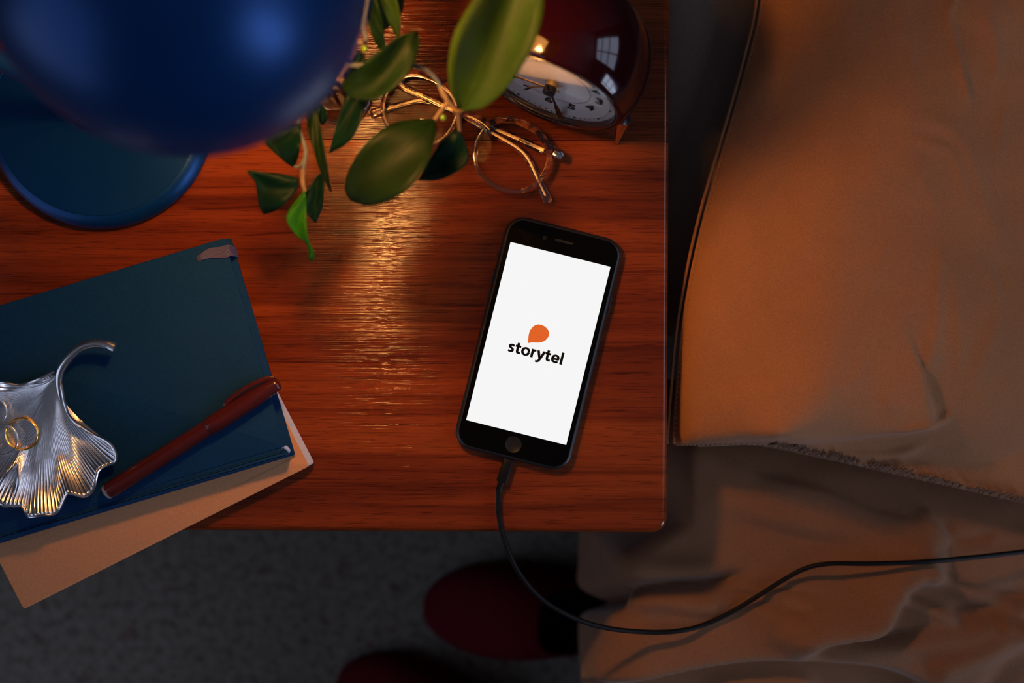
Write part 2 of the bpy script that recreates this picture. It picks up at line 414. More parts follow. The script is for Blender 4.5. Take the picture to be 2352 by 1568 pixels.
board([(X1, YJ + 0.0002)] + arc(X1 - rc, Y1 - rc, rc, 0, 90) + arc(X0 + rc, Y1 - rc, rc, 90, 180) + [(X0, YJ + 0.0002)], M_wood_b, YJ + 0.0002)
MB().box(((X0 + X1) / 2, 0.09, T - 0.095), (0.50, 0.38, 0.14)).build('drawer_box', M_wood_a, ns, smooth=False)
dr = MB().box(((X0 + X1) / 2, -0.1055, T - 0.095), (0.47, 0.012, 0.12)).build('drawer', M_wood_b, ns, smooth=False)
MB().lathe([(0.0, 0), (0.008, 0), (0.006, 0.012), (0.013, 0.018), (0.012, 0.026), (0, 0.028)], Matrix.Translation(((X0 + X1) / 2, -0.111, T - 0.095)) @ Matrix.Rotation(PI / 2, 4, 'X'), 20).build('knob', M_brass, dr)
for lx in (X0 + 0.07, X1 - 0.07):
    for ly in (-0.07, 0.25):
        MB().tube([(lx, ly, T - 0.165), (lx, ly, 0.0)], [0.017, 0.010], 14).build('leg', M_wood_a, ns)

# ------------------------------------------------------------------ bed
def dist_poly(px, poly):
    """distance and signed side of pixel array (...,2) to a polyline, with position along it"""
    q = np.array(spline(poly, 6)); best = np.full(px.shape[:-1], 1e9); side = np.zeros(px.shape[:-1]); al = np.zeros(px.shape[:-1])
    L = np.r_[0, np.cumsum(np.linalg.norm(np.diff(q, axis=0), axis=1))]
    for i in range(len(q) - 1):
        a, b = q[i], q[i + 1]; d = b - a; ll = d @ d
        t = np.clip(((px - a) @ d) / ll, 0, 1); c = a + t[..., None] * d; r = px - c
        ds = np.hypot(r[..., 0], r[..., 1]); s = d[0] * r[..., 1] - d[1] * r[..., 0]; k = ds < best
        best = np.where(k, ds, best); side = np.where(k, np.sign(s), side); al = np.where(k, (L[i] + t * math.sqrt(ll)) / L[-1], al)
    return best, side, al
def sstep(x): x = np.clip(x, 0, 1); return x * x * (3 - 2 * x)
def ridge(px, poly, amp, wa, wb=None, taper=0.25):
    """crease along a polyline; wa: half width on its right-hand (screen clockwise) side, wb on the other"""
    d, s, al = dist_poly(px, poly); w = np.where(s >= 0, wa, wb if wb else wa)
    tp = np.clip(np.minimum(al, 1 - al) / max(taper, 1e-6), 0, 1) if taper else 1
    return amp * np.exp(-(d / w) ** 2) * sstep(tp)
def step(px, poly, amp, w, fade=400, taper=0.2):
    """raise the side on the left of the polyline by amp, fading out away from it"""
    d, s, al = dist_poly(px, poly); sd = -s * d
    tp = sstep(np.clip(np.minimum(al, 1 - al) / taper, 0, 1)) if taper else 1
    return amp * sstep((sd + w) / (2 * w)) * np.exp(-(np.maximum(sd, 0) / fade) ** 2) * tp
def project(V):
    k = F / (T + H - V[..., 2]); return np.stack([1176 + V[..., 0] * k, 784 - V[..., 1] * k], -1)
def normals(V):
    du = np.gradient(V, axis=0); dv = np.gradient(V, axis=1); n = np.cross(du, dv); return n / (np.linalg.norm(n, axis=-1)[..., None] + 1e-12)
def lowfreq(shape, cells, amp):
    a = rng.normal(0, 1, (cells + 3, cells + 3)); y = np.linspace(0, cells, shape[0]); x = np.linspace(0, cells, shape[1])
    def cub(t): return t * t * (3 - 2 * t)
    yi = np.floor(y).astype(int); xi = np.floor(x).astype(int); fy = cub(y - yi)[:, None]; fx = cub(x - xi)[None]
    g = lambda i, j: a[np.ix_(yi + i, xi + j)]
    return amp * ((g(0, 0) * (1 - fy) + g(1, 0) * fy) * (1 - fx) + (g(0, 1) * (1 - fy) + g(1, 1) * fy) * fx)

bed = thing('bed', 'bed with brown upholstered base against the nightstand', 'bed', (0.75, -0.2, 0))
MB().box((0.78, -0.35, 0.192), (1.22, 2.2, 0.14)).build('bed_base', M_sheet, bed, bevel=0.02)
MB().box((0.785, -0.35, 0.334), (1.22, 2.2, 0.14)).build('mattress', M_sheet, bed, bevel=0.03, seg=4)
for lx in (0.25, 1.3):
    for ly in (-1.35, 0.65): MB().tube([(lx, ly, 0.145), (lx, ly, 0.0)], [0.03, 0.022], 14).build('leg', M_wood_a, bed)

# bedspread: top surface plus the side that hangs towards the floor
nY, nS = 230, 330
ty = np.linspace(-0.030, -0.47, nY); su = np.r_[np.linspace(-0.36, 0, 120), np.linspace(0, 0.62, nS - 119)[1:]]
YY, SS = np.meshgrid(ty, su, indexing='ij')
zt = T - 0.070; rad = 0.022; x_edge = 0.1165
V = np.zeros((nY, nS, 3)); V[..., 1] = YY
a = np.clip(-SS / rad, 0, PI / 2); hang = np.maximum(-SS - rad * PI / 2, 0)
V[..., 0] = np.where(SS >= 0, x_edge + rad + SS, x_edge + rad - rad * np.sin(a) - 0.030 * sstep(hang / 0.25) - 0.012 * np.sin(PI * np.clip(hang / 0.3, 0, 1)))
V[..., 2] = np.where(SS >= 0, zt, zt - rad * (1 - np.cos(a)) - hang)
frontmask = sstep((-0.112 - YY) / 0.04)
V[..., 0] += np.where(SS < 0, (1 - frontmask) * sstep(-SS / 0.03) * 0.012, 0)
V[..., 0] -= 0.038 * sstep((-0.131 - YY) / 0.035) * np.where(SS >= 0, 1 - sstep(SS / 0.10), 1 - 0.75 * sstep(hang / 0.22))
px = project(V); nn = normals(V); nn *= np.sign((nn[:, -1, 2]).mean())
dsp = lowfreq((nY, nS), 9, 0.0022) + lowfreq((nY, nS), 26, 0.0007)
dsp += ridge(px, [(1700, 1085), (1800, 1115), (1890, 1136), (1980, 1175), (2070, 1200), (2160, 1215)], 0.0035, 26, 12)
dsp += ridge(px, [(1640, 1160), (1760, 1215), (1900, 1245), (2060, 1295)], -0.0030, 22)
dsp += ridge(px, [(1600, 1110), (1700, 1165), (1830, 1205), (1960, 1240)], 0.0025, 25)
dsp += ridge(px, [(2110, 1160), (2140, 1205), (2185, 1250)], 0.004, 22, 9)
dsp += ridge(px, [(2150, 1190), (2200, 1235), (2290, 1225)], -0.003, 14)
dsp += ridge(px, [(1560, 1010), (1640, 1060), (1740, 1110)], 0.0025, 22)
dsp += ridge(px, [(1570, 1150), (1640, 1240), (1690, 1330)], 0.002, 30)
# deep tuck on the hanging side
dsp += ridge(px, [(1380, 1372), (1470, 1352), (1560, 1340), (1640, 1334), (1730, 1312)], -0.015, 12, 17, 0.3)
dsp += ridge(px, [(1300, 1386), (1360, 1384), (1410, 1378), (1450, 1372)], -0.030, 17, 24, 0.15)
dsp += ridge(px, [(1400, 1270), (1480, 1300), (1600, 1305), (1680, 1300)], 0.006, 26)
dsp += ridge(px, [(1640, 1345), (1760, 1375), (1860, 1400)], -0.004, 14)
dsp += ridge(px, [(1690, 1325), (1800, 1345), (1930, 1372)], -0.003, 9)
dsp += ridge(px, [(1440, 1385), (1500, 1370), (1580, 1375), (1680, 1380)], 0.008, 26)
# twisted fold with the pale flank on the right
dsp += ridge(px, [(1790, 1500), (1822, 1458), (1850, 1440), (1920, 1430), (1985, 1415), (2012, 1385), (2022, 1355), (2060, 1325), (2110, 1305), (2180, 1300)], 0.026, 24, 80, 0.15)
dsp += ridge(px, [(1840, 1475), (1900, 1452), (1990, 1448), (2070, 1440), (2100, 1415)], -0.008, 13, 11)
dsp += ridge(px, [(2010, 1352), (2070, 1372), (2130, 1395), (2210, 1430)], 0.007, 16, 12, 0.2)
dsp += ridge(px, [(2100, 1310), (2180, 1335), (2260, 1375), (2370, 1402)], 0.007, 22, 14, 0.1)
dsp += ridge(px, [(2150, 1430), (2250, 1395), (2380, 1360)], -0.008, 26)
dsp += ridge(px, [(1850, 1475), (2000, 1470), (2180, 1455), (2300, 1425), (2380, 1420)], 0.006, 28)
dsp += step(px, [(1330, 1575), (1450, 1556), (1560, 1530), (1690, 1506), (1800, 1501), (1960, 1508), (2060, 1530), (2140, 1575), (2230, 1640)], 0.020, 12, 150, 0.08)
dsp += ridge(px, [(2100, 1520), (2200, 1500), (2300, 1470), (2380, 1430)], 0.010, 30, 24, 0.15)
dsp += ridge(px, [(2270, 1420), (2320, 1440), (2380, 1450)], 0.008, 18)
dsp += ridge(px, [(1600, 1590), (1750, 1570), (1900, 1575)], 0.006, 30)
V2 = V + nn * dsp[..., None]
keep = (YY > -0.135) & (SS < 0.012)   # stay clear of the nightstand's edge
V2[..., 0] = np.where(YY > -0.132, np.maximum(V2[..., 0], 0.1085), V2[..., 0])
d = MB(); d.grid([[tuple(p) for p in r] for r in V2])
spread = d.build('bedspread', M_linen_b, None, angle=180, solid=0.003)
tag(spread, 'rumpled brown linen bedspread hanging over the side of the bed', 'bedspread')

def pillow_mesh(left, bottom, zedge, thick, depth, seam_x, nu=170, nv=210, steep=0.045, xr=2720, ytop=-190, extra=None, bsteep=0.005):
    """left: px polyline top->bottom; bottom: px polyline left->right; beyond the frame it closes with straight edges"""
    k = (T + H - zedge) / F
    Lp = resample(spline(left, 8), nv); Bp = resample(spline(bottom, 8), nu)
    u = np.linspace(0, 1, nu) ** 1.25; v = np.linspace(0, 1, nv)          # v: top -> bottom
    Bu = np.stack([np.interp(u, np.linspace(0, 1, nu), Bp[:, i]) for i in (0, 1)], 1)
    top = np.stack([left[0][0] + (xr - left[0][0]) * u, np.full(nu, left[0][1])], 1)
    rgt = np.stack([np.full(nv, xr), np.interp(v, [0, 1], [left[0][1], bottom[-1][1]])], 1)
    Pq = ((1 - u)[None, :, None] * Lp[:, None] + u[None, :, None] * rgt[:, None] + (1 - v)[:, None, None] * top[None] + v[:, None, None] * Bu[None]
          - ((1 - u)[None, :, None] * (1 - v)[:, None, None] * np.array(top[0]) + u[None, :, None] * (1 - v)[:, None, None] * np.array(top[-1])
             + (1 - u)[None, :, None] * v[:, None, None] * np.array(Bu[0]) + u[None, :, None] * v[:, None, None] * np.array(Bu[-1])))
    X = (Pq[..., 0] - 1176) * k; Y = (784 - Pq[..., 1]) * k
    # distance to the outline in metres
    G = np.stack([X, Y], -1).reshape(-1, 2)
    def edist(E):
        dd = np.full(len(G), 9.0)
        for p in E[::2]: dd = np.minimum(dd, np.hypot(G[:, 0] - p[0], G[:, 1] - p[1]))
        return dd.reshape(X.shape)
    ed = [edist(np.stack([a, b], 1)) for a, b in ((X[:, 0], Y[:, 0]), (X[-1], Y[-1]), (X[:, -1], Y[:, -1]), (X[0], Y[0]))]
    e = np.minimum(np.minimum(ed[0], ed[1]), np.minimum(ed[2], ed[3]))
    prof = (1 - np.exp(-(ed[0] / steep) ** 0.9)) * (1 - np.exp(-ed[1] / (bsteep + 0.030 * sstep((Pq[..., 0] - 1730) / 250)))) * (1 - np.exp(-ed[2] / 0.03)) * (1 - np.exp(-ed[3] / 0.03))
    up = thick * prof; dn = depth * (1 - np.exp(-(e / 0.03)))
    Zt = zedge + up
    V = np.stack([X, Y, Zt], -1); fade = sstep(e / 0.012)
    if extra is not None: V[..., 2] += extra(Pq, X.shape) * fade
    V[..., 2] = np.maximum(V[..., 2], zedge + 0.25 * up)
    Bt = np.stack([X, Y, zedge - dn], -1)
    # keep the look of the outline while the height changes: pull points along the view ray a little
    mb = MB(); mb.grid([[tuple(p) for p in r] for r in V]); mb.grid([[tuple(p) for p in r] for r in Bt])
    return mb, np.stack([X[:, 0], Y[:, 0], np.full(nv, zedge)], 1), np.stack([X[-1], Y[-1], np.full(nu, zedge)], 1)

def weld(o, dist=0.0004):
    bm = bmesh.new(); bm.from_mesh(o.data); bmesh.ops.remove_doubles(bm, verts=bm.verts, dist=dist)
    bmesh.ops.recalc_face_normals(bm, faces=bm.faces); bm.to_mesh(o.data); bm.free(); o.data.shade_smooth()

def ex_top(px, shp):
    z = lowfreq(shp, 5, 0.0022) + lowfreq(shp, 16, 0.0007)
    z += step(px, [(1690, 1034), (1760, 1021), (1850, 1007), (2000, 990), (2090, 975), (2130, 957)], 0.013, 9, 140, 0.14)
    z += ridge(px, [(2000, 985), (2060, 976), (2110, 962), (2150, 930)], 0.004, 10)
    z += ridge(px, [(1860, 1040), (1960, 1043), (2040, 1040), (2090, 1020), (2110, 1000)], 0.0045, 12, 10)
    z += ridge(px, [(2080, 1080), (2200, 1078), (2352, 1085)], 0.003, 20)
    z += ridge(px, [(1985, 300), (2050, 312), (2110, 330), (2150, 375), (2175, 440), (2200, 520), (2260, 600)], 0.0014, 14, 22)
    z += ridge(px, [(2000, 345), (2060, 362), (2120, 385), (2150, 470), (2190, 540)], 0.0013, 12)
    z += ridge(px, [(2150, -20), (2140, 40), (2125, 75), (2135, 130), (2150, 230), (2170, 290)], 0.0019, 13, 9, 0.15)
    z += ridge(px, [(2190, 60), (2220, 120), (2225, 190), (2200, 240)], 0.0016, 14)
    z += ridge(px, [(2260, -20), (2300, 60), (2335, 130)], 0.0021, 16)
    z += ridge(px, [(2095, 560), (2085, 660), (2080, 760), (2070, 830), (2060, 870)], 0.0019, 12, 18, 0.2)
    z += ridge(px, [(2110, 580), (2125, 680), (2135, 780), (2150, 900)], 0.0013, 14)
    z += ridge(px, [(2330, 230), (2320, 330), (2330, 430)], 0.0016, 20)
    z += ridge(px, [(2240, 700), (2200, 800), (2165, 900)], 0.0013, 18)
    z += ridge(px, [(1640, 820), (1690, 800), (1730, 830), (1770, 880)], 0.0008, 16)
    z += ridge(px, [(1610, 960), (1700, 900), (1800, 890)], 0.0025, 24)
    z += ridge(px, [(1930, 800), (1920, 850), (1890, 890)], 0.0008, 12)
    for k, (a, b, c, d_) in enumerate([((2030, 420), (2080, 520), 0.0010, 9), ((2250, 260), (2235, 400), 0.0012, 10), ((2180, 600), (2230, 720), 0.0012, 11), ((1980, 560), (1965, 660), 0.0008, 9),
                                       ((2280, 480), (2300, 640), 0.0013, 12), ((2040, 130), (2055, 260), 0.0010, 9), ((1820, 840), (1850, 930), 0.0009, 9), ((1980, 880), (2010, 950), 0.0010, 9), ((2240, 860), (2330, 930), 0.0013, 12),
                                       ((2300, 60), (2350, 200), 0.0014, 12), ((1700, 700), (1735, 790), 0.0007, 8)]):
        mid = ((a[0] + b[0]) / 2 + 12 * (-1) ** k, (a[1] + b[1]) / 2); z += ridge(px, [a, mid, b], c, d_, None, 0.4)
    xx = np.maximum(0, px[..., 0] - 1800); z -= 0.23 * xx * 0.00029 * (1 - np.exp(-xx / 260))
    return z
LEFT = [(1768, -190), (1758, -60), (1748, 30), (1728, 115), (1700, 220), (1662, 350), (1622, 490), (1592, 620), (1568, 760), (1556, 890), (1546, 1024)]
BOT = [(1546, 1024), (1640, 1021), (1740, 1019), (1850, 1040), (2000, 1072), (2180, 1112), (2352, 1152), (2540, 1200), (2720, 1245)]
zE = T - 0.022
pil = thing('pillow', 'large rust brown linen pillow glowing in the lamplight on the bed', 'pillow', (0.35, 0.1, zE - 0.02))
mb, le, be = pillow_mesh(LEFT, BOT, zE, 0.078, 0.016, None, steep=0.074, extra=ex_top)
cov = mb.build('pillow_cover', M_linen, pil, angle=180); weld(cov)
mb = MB(); q = [Vector(p) for p in le[::2]]; mb.tube(q, 0.0016, 8)
mb.build('piping', M_linen, pil)
for side in (0.0042,):
    mb = MB(); mb.tube([v + Vector((-side, 0, -0.001)) for v in q], [0.0011] * len(q), 6); mb.build('piping', M_linen, pil)
# overlocked hem along the lower edge: a cord with thread bites
mb = MB(); q = [Vector(p) for p in resample([tuple(p) for p in be], 420)]
mb.tube(q[20:], 0.0012, 6)
for i in sorted(rng.choice(np.arange(24, 330), 150, replace=False)):
    i = int(i)
    t = (q[i + 1] - q[i - 1]).normalized(); nrm = Vector((-t.y, t.x, 0))
    k = 0.0026 + 0.0036 * random.random() * (0.5 + 0.5 * math.sin(i * 0.11) ** 2)
    pxx = 1176 + q[i].x * F / (T + H - q[i].z); bst = 0.005 + 0.030 * float(sstep(np.array((pxx - 1730) / 250)))
    if pxx < 1735: continue
    hz = lambda w: Vector((0, 0, 0.070 * (1 - math.exp(-w / bst)) + 0.0009))
    mb.tube([q[i] - nrm * 0.0012, q[i] + Vector((0, 0, 0.0014)), q[i] + nrm * k * 0.5 + t * 0.0006 + hz(k * 0.5), q[i] + nrm * k + t * 0.001 + hz(k)], [0.0006, 0.0008, 0.0007, 0.0004], 5)
mb.build('overlock_seam', M_thread, pil)['kind'] = 'stuff'

LEFT2 = [(1500, -190), (1503, 0), (1502, 300), (1504, 560), (1512, 700), (1530, 770)]
BOT2 = [(1530, 770), (1650, 800), (1900, 830), (2300, 850), (2700, 860)]
pil2 = thing('pillow', 'grey-brown pillow in shadow, cloth lightened in place of daylight, lying underneath the lamplit pillow, against the nightstand', 'pillow', (0.35, 0.15, T - 0.075))
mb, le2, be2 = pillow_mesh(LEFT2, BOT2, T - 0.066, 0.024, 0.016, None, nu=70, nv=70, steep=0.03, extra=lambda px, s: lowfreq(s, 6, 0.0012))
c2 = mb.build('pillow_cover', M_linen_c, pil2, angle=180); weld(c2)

# ------------------------------------------------------------------ table lamp
bp = P(235, 268, 0.004); sp = Vector((-0.1300, 0.1462, T + 0.300)); RS = 0.0734
lamp = thing('table_lamp', 'blue metal table lamp with round shade reaching over its disc base', 'lamp', (bp.x, bp.y, T))
MB().lathe([(0.0, 0.0), (0.071, 0.0), (0.0745, 0.002), (0.0752, 0.005), (0.0745, 0.0085), (0.072, 0.0118), (0.0695, 0.0138), (0.0675, 0.0146), (0.0672, 0.0141), (0.0665, 0.0142), (0.03, 0.0146), (0.0, 0.0147)],
           Matrix.Translation((bp.x, bp.y, T + 0.0003)), 96).build('base', M_lamp, lamp, angle=30)
ax = Vector((0.42, 0.10, -1)).normalized()   # opening direction
zl = -ax; xl = Vector((0, 1, 0)).cross(zl).normalized(); yl = zl.cross(xl)
Ms = frame(xl, yl, zl, sp)
prof = []
for k in range(29):
    th = math.radians(0.5 + (118 - 0.5) * k / 28); prof.append((RS * math.sin(th), RS * math.cos(th)))
th_end = math.radians(118); rim = [(RS * math.sin(th_end) + 0.0004, RS * math.cos(th_end) - 0.0010), (RS * math.sin(th_end) - 0.0012, RS * math.cos(th_end) - 0.0012)]
inn = [((RS - 0.002) * math.sin(math.radians(118 - (117.5) * k / 28)), (RS - 0.002) * math.cos(math.radians(118 - 117.5 * k / 28))) for k in range(29)]
mb = MB(); mb.lathe(prof + rim, Ms, 72, caps=False); mb.lathe([rim[-1]] + inn, Ms, 72, caps=False, mi=1)
mb.build('shade', [M_lamp, M_lampin], lamp, angle=50)
arm_end = sp + zl * 0.02 + Vector((-RS * 0.93, 0, 0.0))
pts = spline([(bp.x, bp.y, T + 0.014), (bp.x, bp.y, T + 0.12), (bp.x, bp.y, T + 0.22), (bp.x + 0.006, bp.y, T + 0.288), (bp.x + 0.035, bp.y - 0.002, T + 0.316), tuple(arm_end)], 8)
MB().tube(pts, 0.0055, 14).build('stem', M_lamp, lamp)
MB().lathe([(0, 0.0), (0.012, 0.0), (0.011, 0.008), (0.0, 0.010)], Matrix.Translation((bp.x, bp.y, T + 0.0146)), 24).build('stem_collar', M_lamp, lamp)
bpz = Vector(BULB['pos']) + Vector((0, 0, T)); top_in = sp + zl * (RS - 0.003)
MB().tube([top_in, sp + zl * 0.038, sp + zl * 0.022 + (bpz - sp) * 0.2], [0.013, 0.013, 0.013], 20).build('bulb_socket', M_lampin, lamp)
MB().lathe([(0.017 * math.sin(PI * k / 16), 0.017 * math.cos(PI * k / 16)) for k in range(17)], Matrix.Translation(bpz), 32).build('bulb', M_bulb, lamp)

# ------------------------------------------------------------------ smartphone
pc = P(1236.5, 788.5, 0.0073); ang = math.radians(-14.0)
Mp = Matrix.Translation((pc.x, pc.y, T)) @ Matrix.Rotation(ang, 4, 'Z')
ph = thing('smartphone', 'black smartphone with white lit screen charging on the nightstand', 'smartphone', (pc.x, pc.y, T))
slab(rrect(0.0795, 0.1590, 0.0125, 10), 0.0003, 0.0078, Mp, 0.0030, 4).build('case', M_case, ph)
slab(rrect(0.0745, 0.1540, 0.0100, 10), 0.0076, 0.00815, Mp, 0.0004, 2).build('front_glass', M_black, ph)
scr = slab(rrect(0.0684, 0.1217, 0.0002, 1), 0.00805, 0.00825, Mp).build('screen', M_screen, ph, smooth=False, label='white lit screen')
# drop-shaped emblem, traced in millimetres about the screen centre
def scr_mm(px, py):
    v = Mp.inverted() @ P(px, py, 0.0083); return (v.x, v.y)
drop = [(1212.5, 788), (1213, 778), (1215.5, 764), (1220, 755), (1227, 748), (1236, 745), (1246, 747), (1254, 752), (1259.5, 759), (1261.3, 766), (1259, 774), (1253, 781), (1244, 785.5), (1234, 786.5), (1222, 786)]
dr_o = spline([scr_mm(*p) for p in drop], 4) + [np.array(scr_mm(1213.5, 787.6))]
slab([tuple(p) for p in dr_o][::-1], 0.00815, 0.00832, Mp).build('emblem', M_orange, scr, smooth=False, label='orange drop emblem')
tc = P(1231, 812, 0.0083); ti = Mp.inverted() @ tc
Mt = Mp @ Matrix.Translation((ti.x, ti.y - 0.0006, 0.00836)) @ Matrix.Diagonal((1.0, 1.0, 1.0, 1.0))
GL = {'s': (0.80, [[(0.68, 0.80), (0.47, 0.875), (0.25, 0.83), (0.19, 0.69), (0.29, 0.57), (0.49, 0.46), (0.58, 0.31), (0.51, 0.165), (0.32, 0.125), (0.07, 0.19)]]),
      't': (0.76, [[(0.33, 1.27), (0.31, 0.9), (0.31, 0.40), (0.35, 0.19), (0.50, 0.125), (0.70, 0.155)], [(0.02, 0.875), (0.68, 0.875)]]),
      'o': (1.06, [[(0.52 + 0.375 * math.cos(k * PI / 12), 0.5 + 0.385 * math.sin(k * PI / 12)) for k in range(25)]]),
      'r': (0.74, [[(0.24, 0.0), (0.24, 1.0)], [(0.24, 0.45), (0.30, 0.70), (0.44, 0.85), (0.66, 0.86)]]),
      'y': (0.98, [[(0.13, 1.0), (0.50, 0.02)], [(0.88, 1.0), (0.50, 0.02), (0.38, -0.20), (0.22, -0.30), (0.02, -0.28)]]),
      'e': (1.02, [[(0.20, 0.47), (0.84, 0.47)], [(0.83, 0.41), (0.83, 0.62), (0.73, 0.82), (0.52, 0.885), (0.30, 0.81), (0.18, 0.60), (0.18, 0.40), (0.28, 0.20), (0.50, 0.125), (0.66, 0.125), (0.86, 0.185)]]),
      'l': (0.44, [[(0.22, 0.0), (0.22, 1.42)]])}
def strokes(word, xh, M, wd):
    tot = sum(GL[c][0] for c in word); x0 = -tot / 2; mb = MB(); lay = 0
    for ch in word:
        adv, st = GL[ch]
        for pl in st:
            q = pl if len(pl) == 2 or (ch == 'y') else spline(pl, 5)
            q = [np.array(p, float) for p in q]; n = len(q); rows = []
            for i in range(n):
                t = q[min(i + 1, n - 1)] - q[max(i - 1, 0)]; t /= np.linalg.norm(t); nn = np.array([-t[1], t[0]])
                w = wd / 2 * (0.82 if abs(t[0]) > 0.8 else 1.0)
                rows.append([M @ Vector(((x0 + q[i][0] + nn[0] * w * sg) * xh, (q[i][1] - 0.5 + nn[1] * w * sg) * xh, lay * 4e-6)) for sg in (-1, 1)])
            mb.grid(rows); lay += 1
        x0 += adv
    return mb
strokes('storytel', 0.00575, Mp @ Matrix.Translation((ti.x - 0.0001, ti.y - 0.0002, 0.00834)), 0.30).build('lettering', M_letter, scr, smooth=False, label='black lettering on the screen')
hb = Mp.inverted() @ P(1179, 1021, 0.0082)
MB().lathe([(0, 0.0080), (0.00545, 0.0080), (0.00545, 0.00825), (0.0052, 0.00832), (0.0050, 0.00818), (0.0, 0.00816)], Mp @ Matrix.Translation((hb.x, hb.y, 0)), 40).build('home_button', M_button, ph)
sk = Mp.inverted() @ P(1296, 555, 0.0082)
slab([(x + sk.x, y + sk.y) for x, y in rrect(0.0125, 0.0016, 0.0008, 4)], 0.0080, 0.00826, Mp).build('earpiece', M_button, ph)
sk = Mp.inverted() @ P(1251, 546, 0.0082)
MB().lathe([(0, 0.008), (0.0014, 0.008), (0.0014, 0.00824), (0, 0.00826)], Mp @ Matrix.Translation((sk.x, sk.y, 0)), 16).build('front_camera', M_button, ph)
for yy, ln in ((0.052, 0.006), (0.036, 0.011), (0.022, 0.011)):
    MB().box((-0.0400, yy, 0.0042), (0.0012, ln, 0.0028), Mp).build('side_button', M_case, ph, bevel=0.0004)
MB().box((0.0400, 0.036, 0.0042), (0.0012, 0.011, 0.0028), Mp).build('side_button', M_case, ph, bevel=0.0004)

# ------------------------------------------------------------------ charging cable
cb = thing('charging_cable', 'thin black charging cable looping from the phone over to the bedspread', 'cable', tuple(P(1160, 1090, 0.004)))
pl0 = Mp @ Vector((-0.0002, -0.0797, 0.0038)); a_ = P(1150, 1112, 0.0042)
dv = (a_ - pl0).normalized()
MB().tube([pl0, pl0 + dv * 0.0012, pl0 + dv * 0.0150, pl0 + dv * 0.0160], [0.9, 1, 1, 0.92], 20, flat=(0.0036, 0.0027), up=Vector((0, 0, 1))).build('plug', M_cable, cb)
MB().tube([pl0 + dv * 0.0160, pl0 + dv * 0.0225], [0.0023, 0.0020], 14).build('strain_relief', M_cable, cb)
s0 = pl0 + dv * 0.0215
cp = [s0] + [P(*p) for p in [(1145, 1150, 0.0035), (1148, 1195, 0.0035), (1162, 1250, 0.0032), (1192, 1315, -0.002), (1243, 1374, -0.010), (1310, 1415, -0.018), (1390, 1441, -0.032),
                             (1480, 1451, -0.050), (1555, 1449, -0.060), (1615, 1435, -0.068), (1680, 1405, -0.0695), (1740, 1369, -0.0695), (1800, 1331, -0.0695), (1850, 1305, -0.0695), (1905, 1294, -0.0695), (2000, 1294, -0.0695), (2120, 1290, -0.0695),
                             (2250, 1278, -0.0695), (2360, 1265, -0.0695), (2480, 1245, -0.0695)]]
cs = [Vector(p) for p in spline([tuple(p) for p in cp], 8)]
VF = V2.reshape(-1, 3)
for it in range(2):
    lift = []
    for p in cs:
        if p.x < 0.10: lift.append(0.0); continue
        dxy = np.hypot(VF[:, 0] - p.x, VF[:, 1] - p.y); kk = dxy < 0.0045
        lift.append(max(0.0, (VF[kk, 2].max() + 0.0034 - p.z) if kk.any() else 0.0))
    lift = np.array(lift); pad = np.pad(lift, 10, mode='edge'); lift = np.array([pad[i:i + 21].max() for i in range(len(lift))])
    pad = np.pad(lift, 10, mode='edge'); lift = np.array([pad[i:i + 21].mean() for i in range(len(lift))])
    for p, h_ in zip(cs, lift):
        k0 = H + T - p.z; p.z += h_; k1 = H + T - p.z; p.x *= k1 / k0; p.y *= k1 / k0
MB().tube(cs, 0.00175, 12).build('cable', M_cable, cb)

# ------------------------------------------------------------------ alarm clock
tl = math.radians(7.5); zc = 0.063
u = Vector((0.9237, -0.3831, 0)); bk = Vector((0.3831, 0.9237, 0))
n_ = -bk * math.cos(tl) + Vector((0, 0, math.sin(tl))); upv = bk * math.sin(tl) + Vector((0, 0, math.cos(tl)))
dc = P(1266, 199, zc); Mc = frame(u, upv, n_, dc)
ck = thing('alarm_clock', 'glossy burgundy ball shaped alarm clock with white dial on chrome legs', 'clock', (dc.x + bk.x * 0.03, dc.y + bk.y * 0.03, T))
KB = 0.965
prof = [(0.0465, 0.004), (0.0480, 0.0045), (0.0500, 0.003), (0.0520, -0.001), (0.0545, -0.008), (0.0558, -0.018), (0.0555, -0.028), (0.0535, -0.038), (0.0490, -0.048), (0.0420, -0.056), (0.0320, -0.062), (0.0190, -0.0655), (0.006, -0.0668), (0, -0.067)]
pp = spline([(r * KB, z * KB) for r, z in prof], 4)
MB().lathe([(0.040, -0.0075)] + [(0.0455 * KB, -0.0050)] + [tuple(p) for p in pp], Mc, 96).build('case', M_clock, ck, angle=60)
RD = 0.0428
MB().lathe([(0, -0.0030), (0.0335, -0.0030), (0.0372, -0.0006), (0.0380, 0.0), (RD, 0.0), (RD, -0.0045), (0, -0.0045)], Mc, 72).build('dial', M_dial, ck, angle=30)
MB().lathe([(RD - 0.0002, 0.0), (RD + 0.0003, 0.0036), (RD + 0.0018, 0.0046), (RD + 0.0028, 0.0030), (RD + 0.0024, -0.002)], Mc, 96, caps=False).build('bezel', M_bezel, ck)
dome = [((RD + 0.0012) * math.sin(math.radians(90 * k / 14)), 0.0040 + 0.0085 * math.cos(math.radians(90 * k / 14))) for k in range(15)]
MB().lathe(dome, Mc, 72, caps=False).build('crystal', M_clear, ck)
def dpos(hour, r, z=0.0003):
    a = PI / 2 - hour * PI / 6; return (r * math.cos(a), r * math.sin(a), z)
for h in range(1, 13):
    x, y, z = dpos(h, 0.0308)
    text_mb(str(h), 0.0118, Mc @ Matrix.Translation((x, y, -0.0026)), 0.00028).build('numeral', M_ink, ck, smooth=False)
mk = MB()
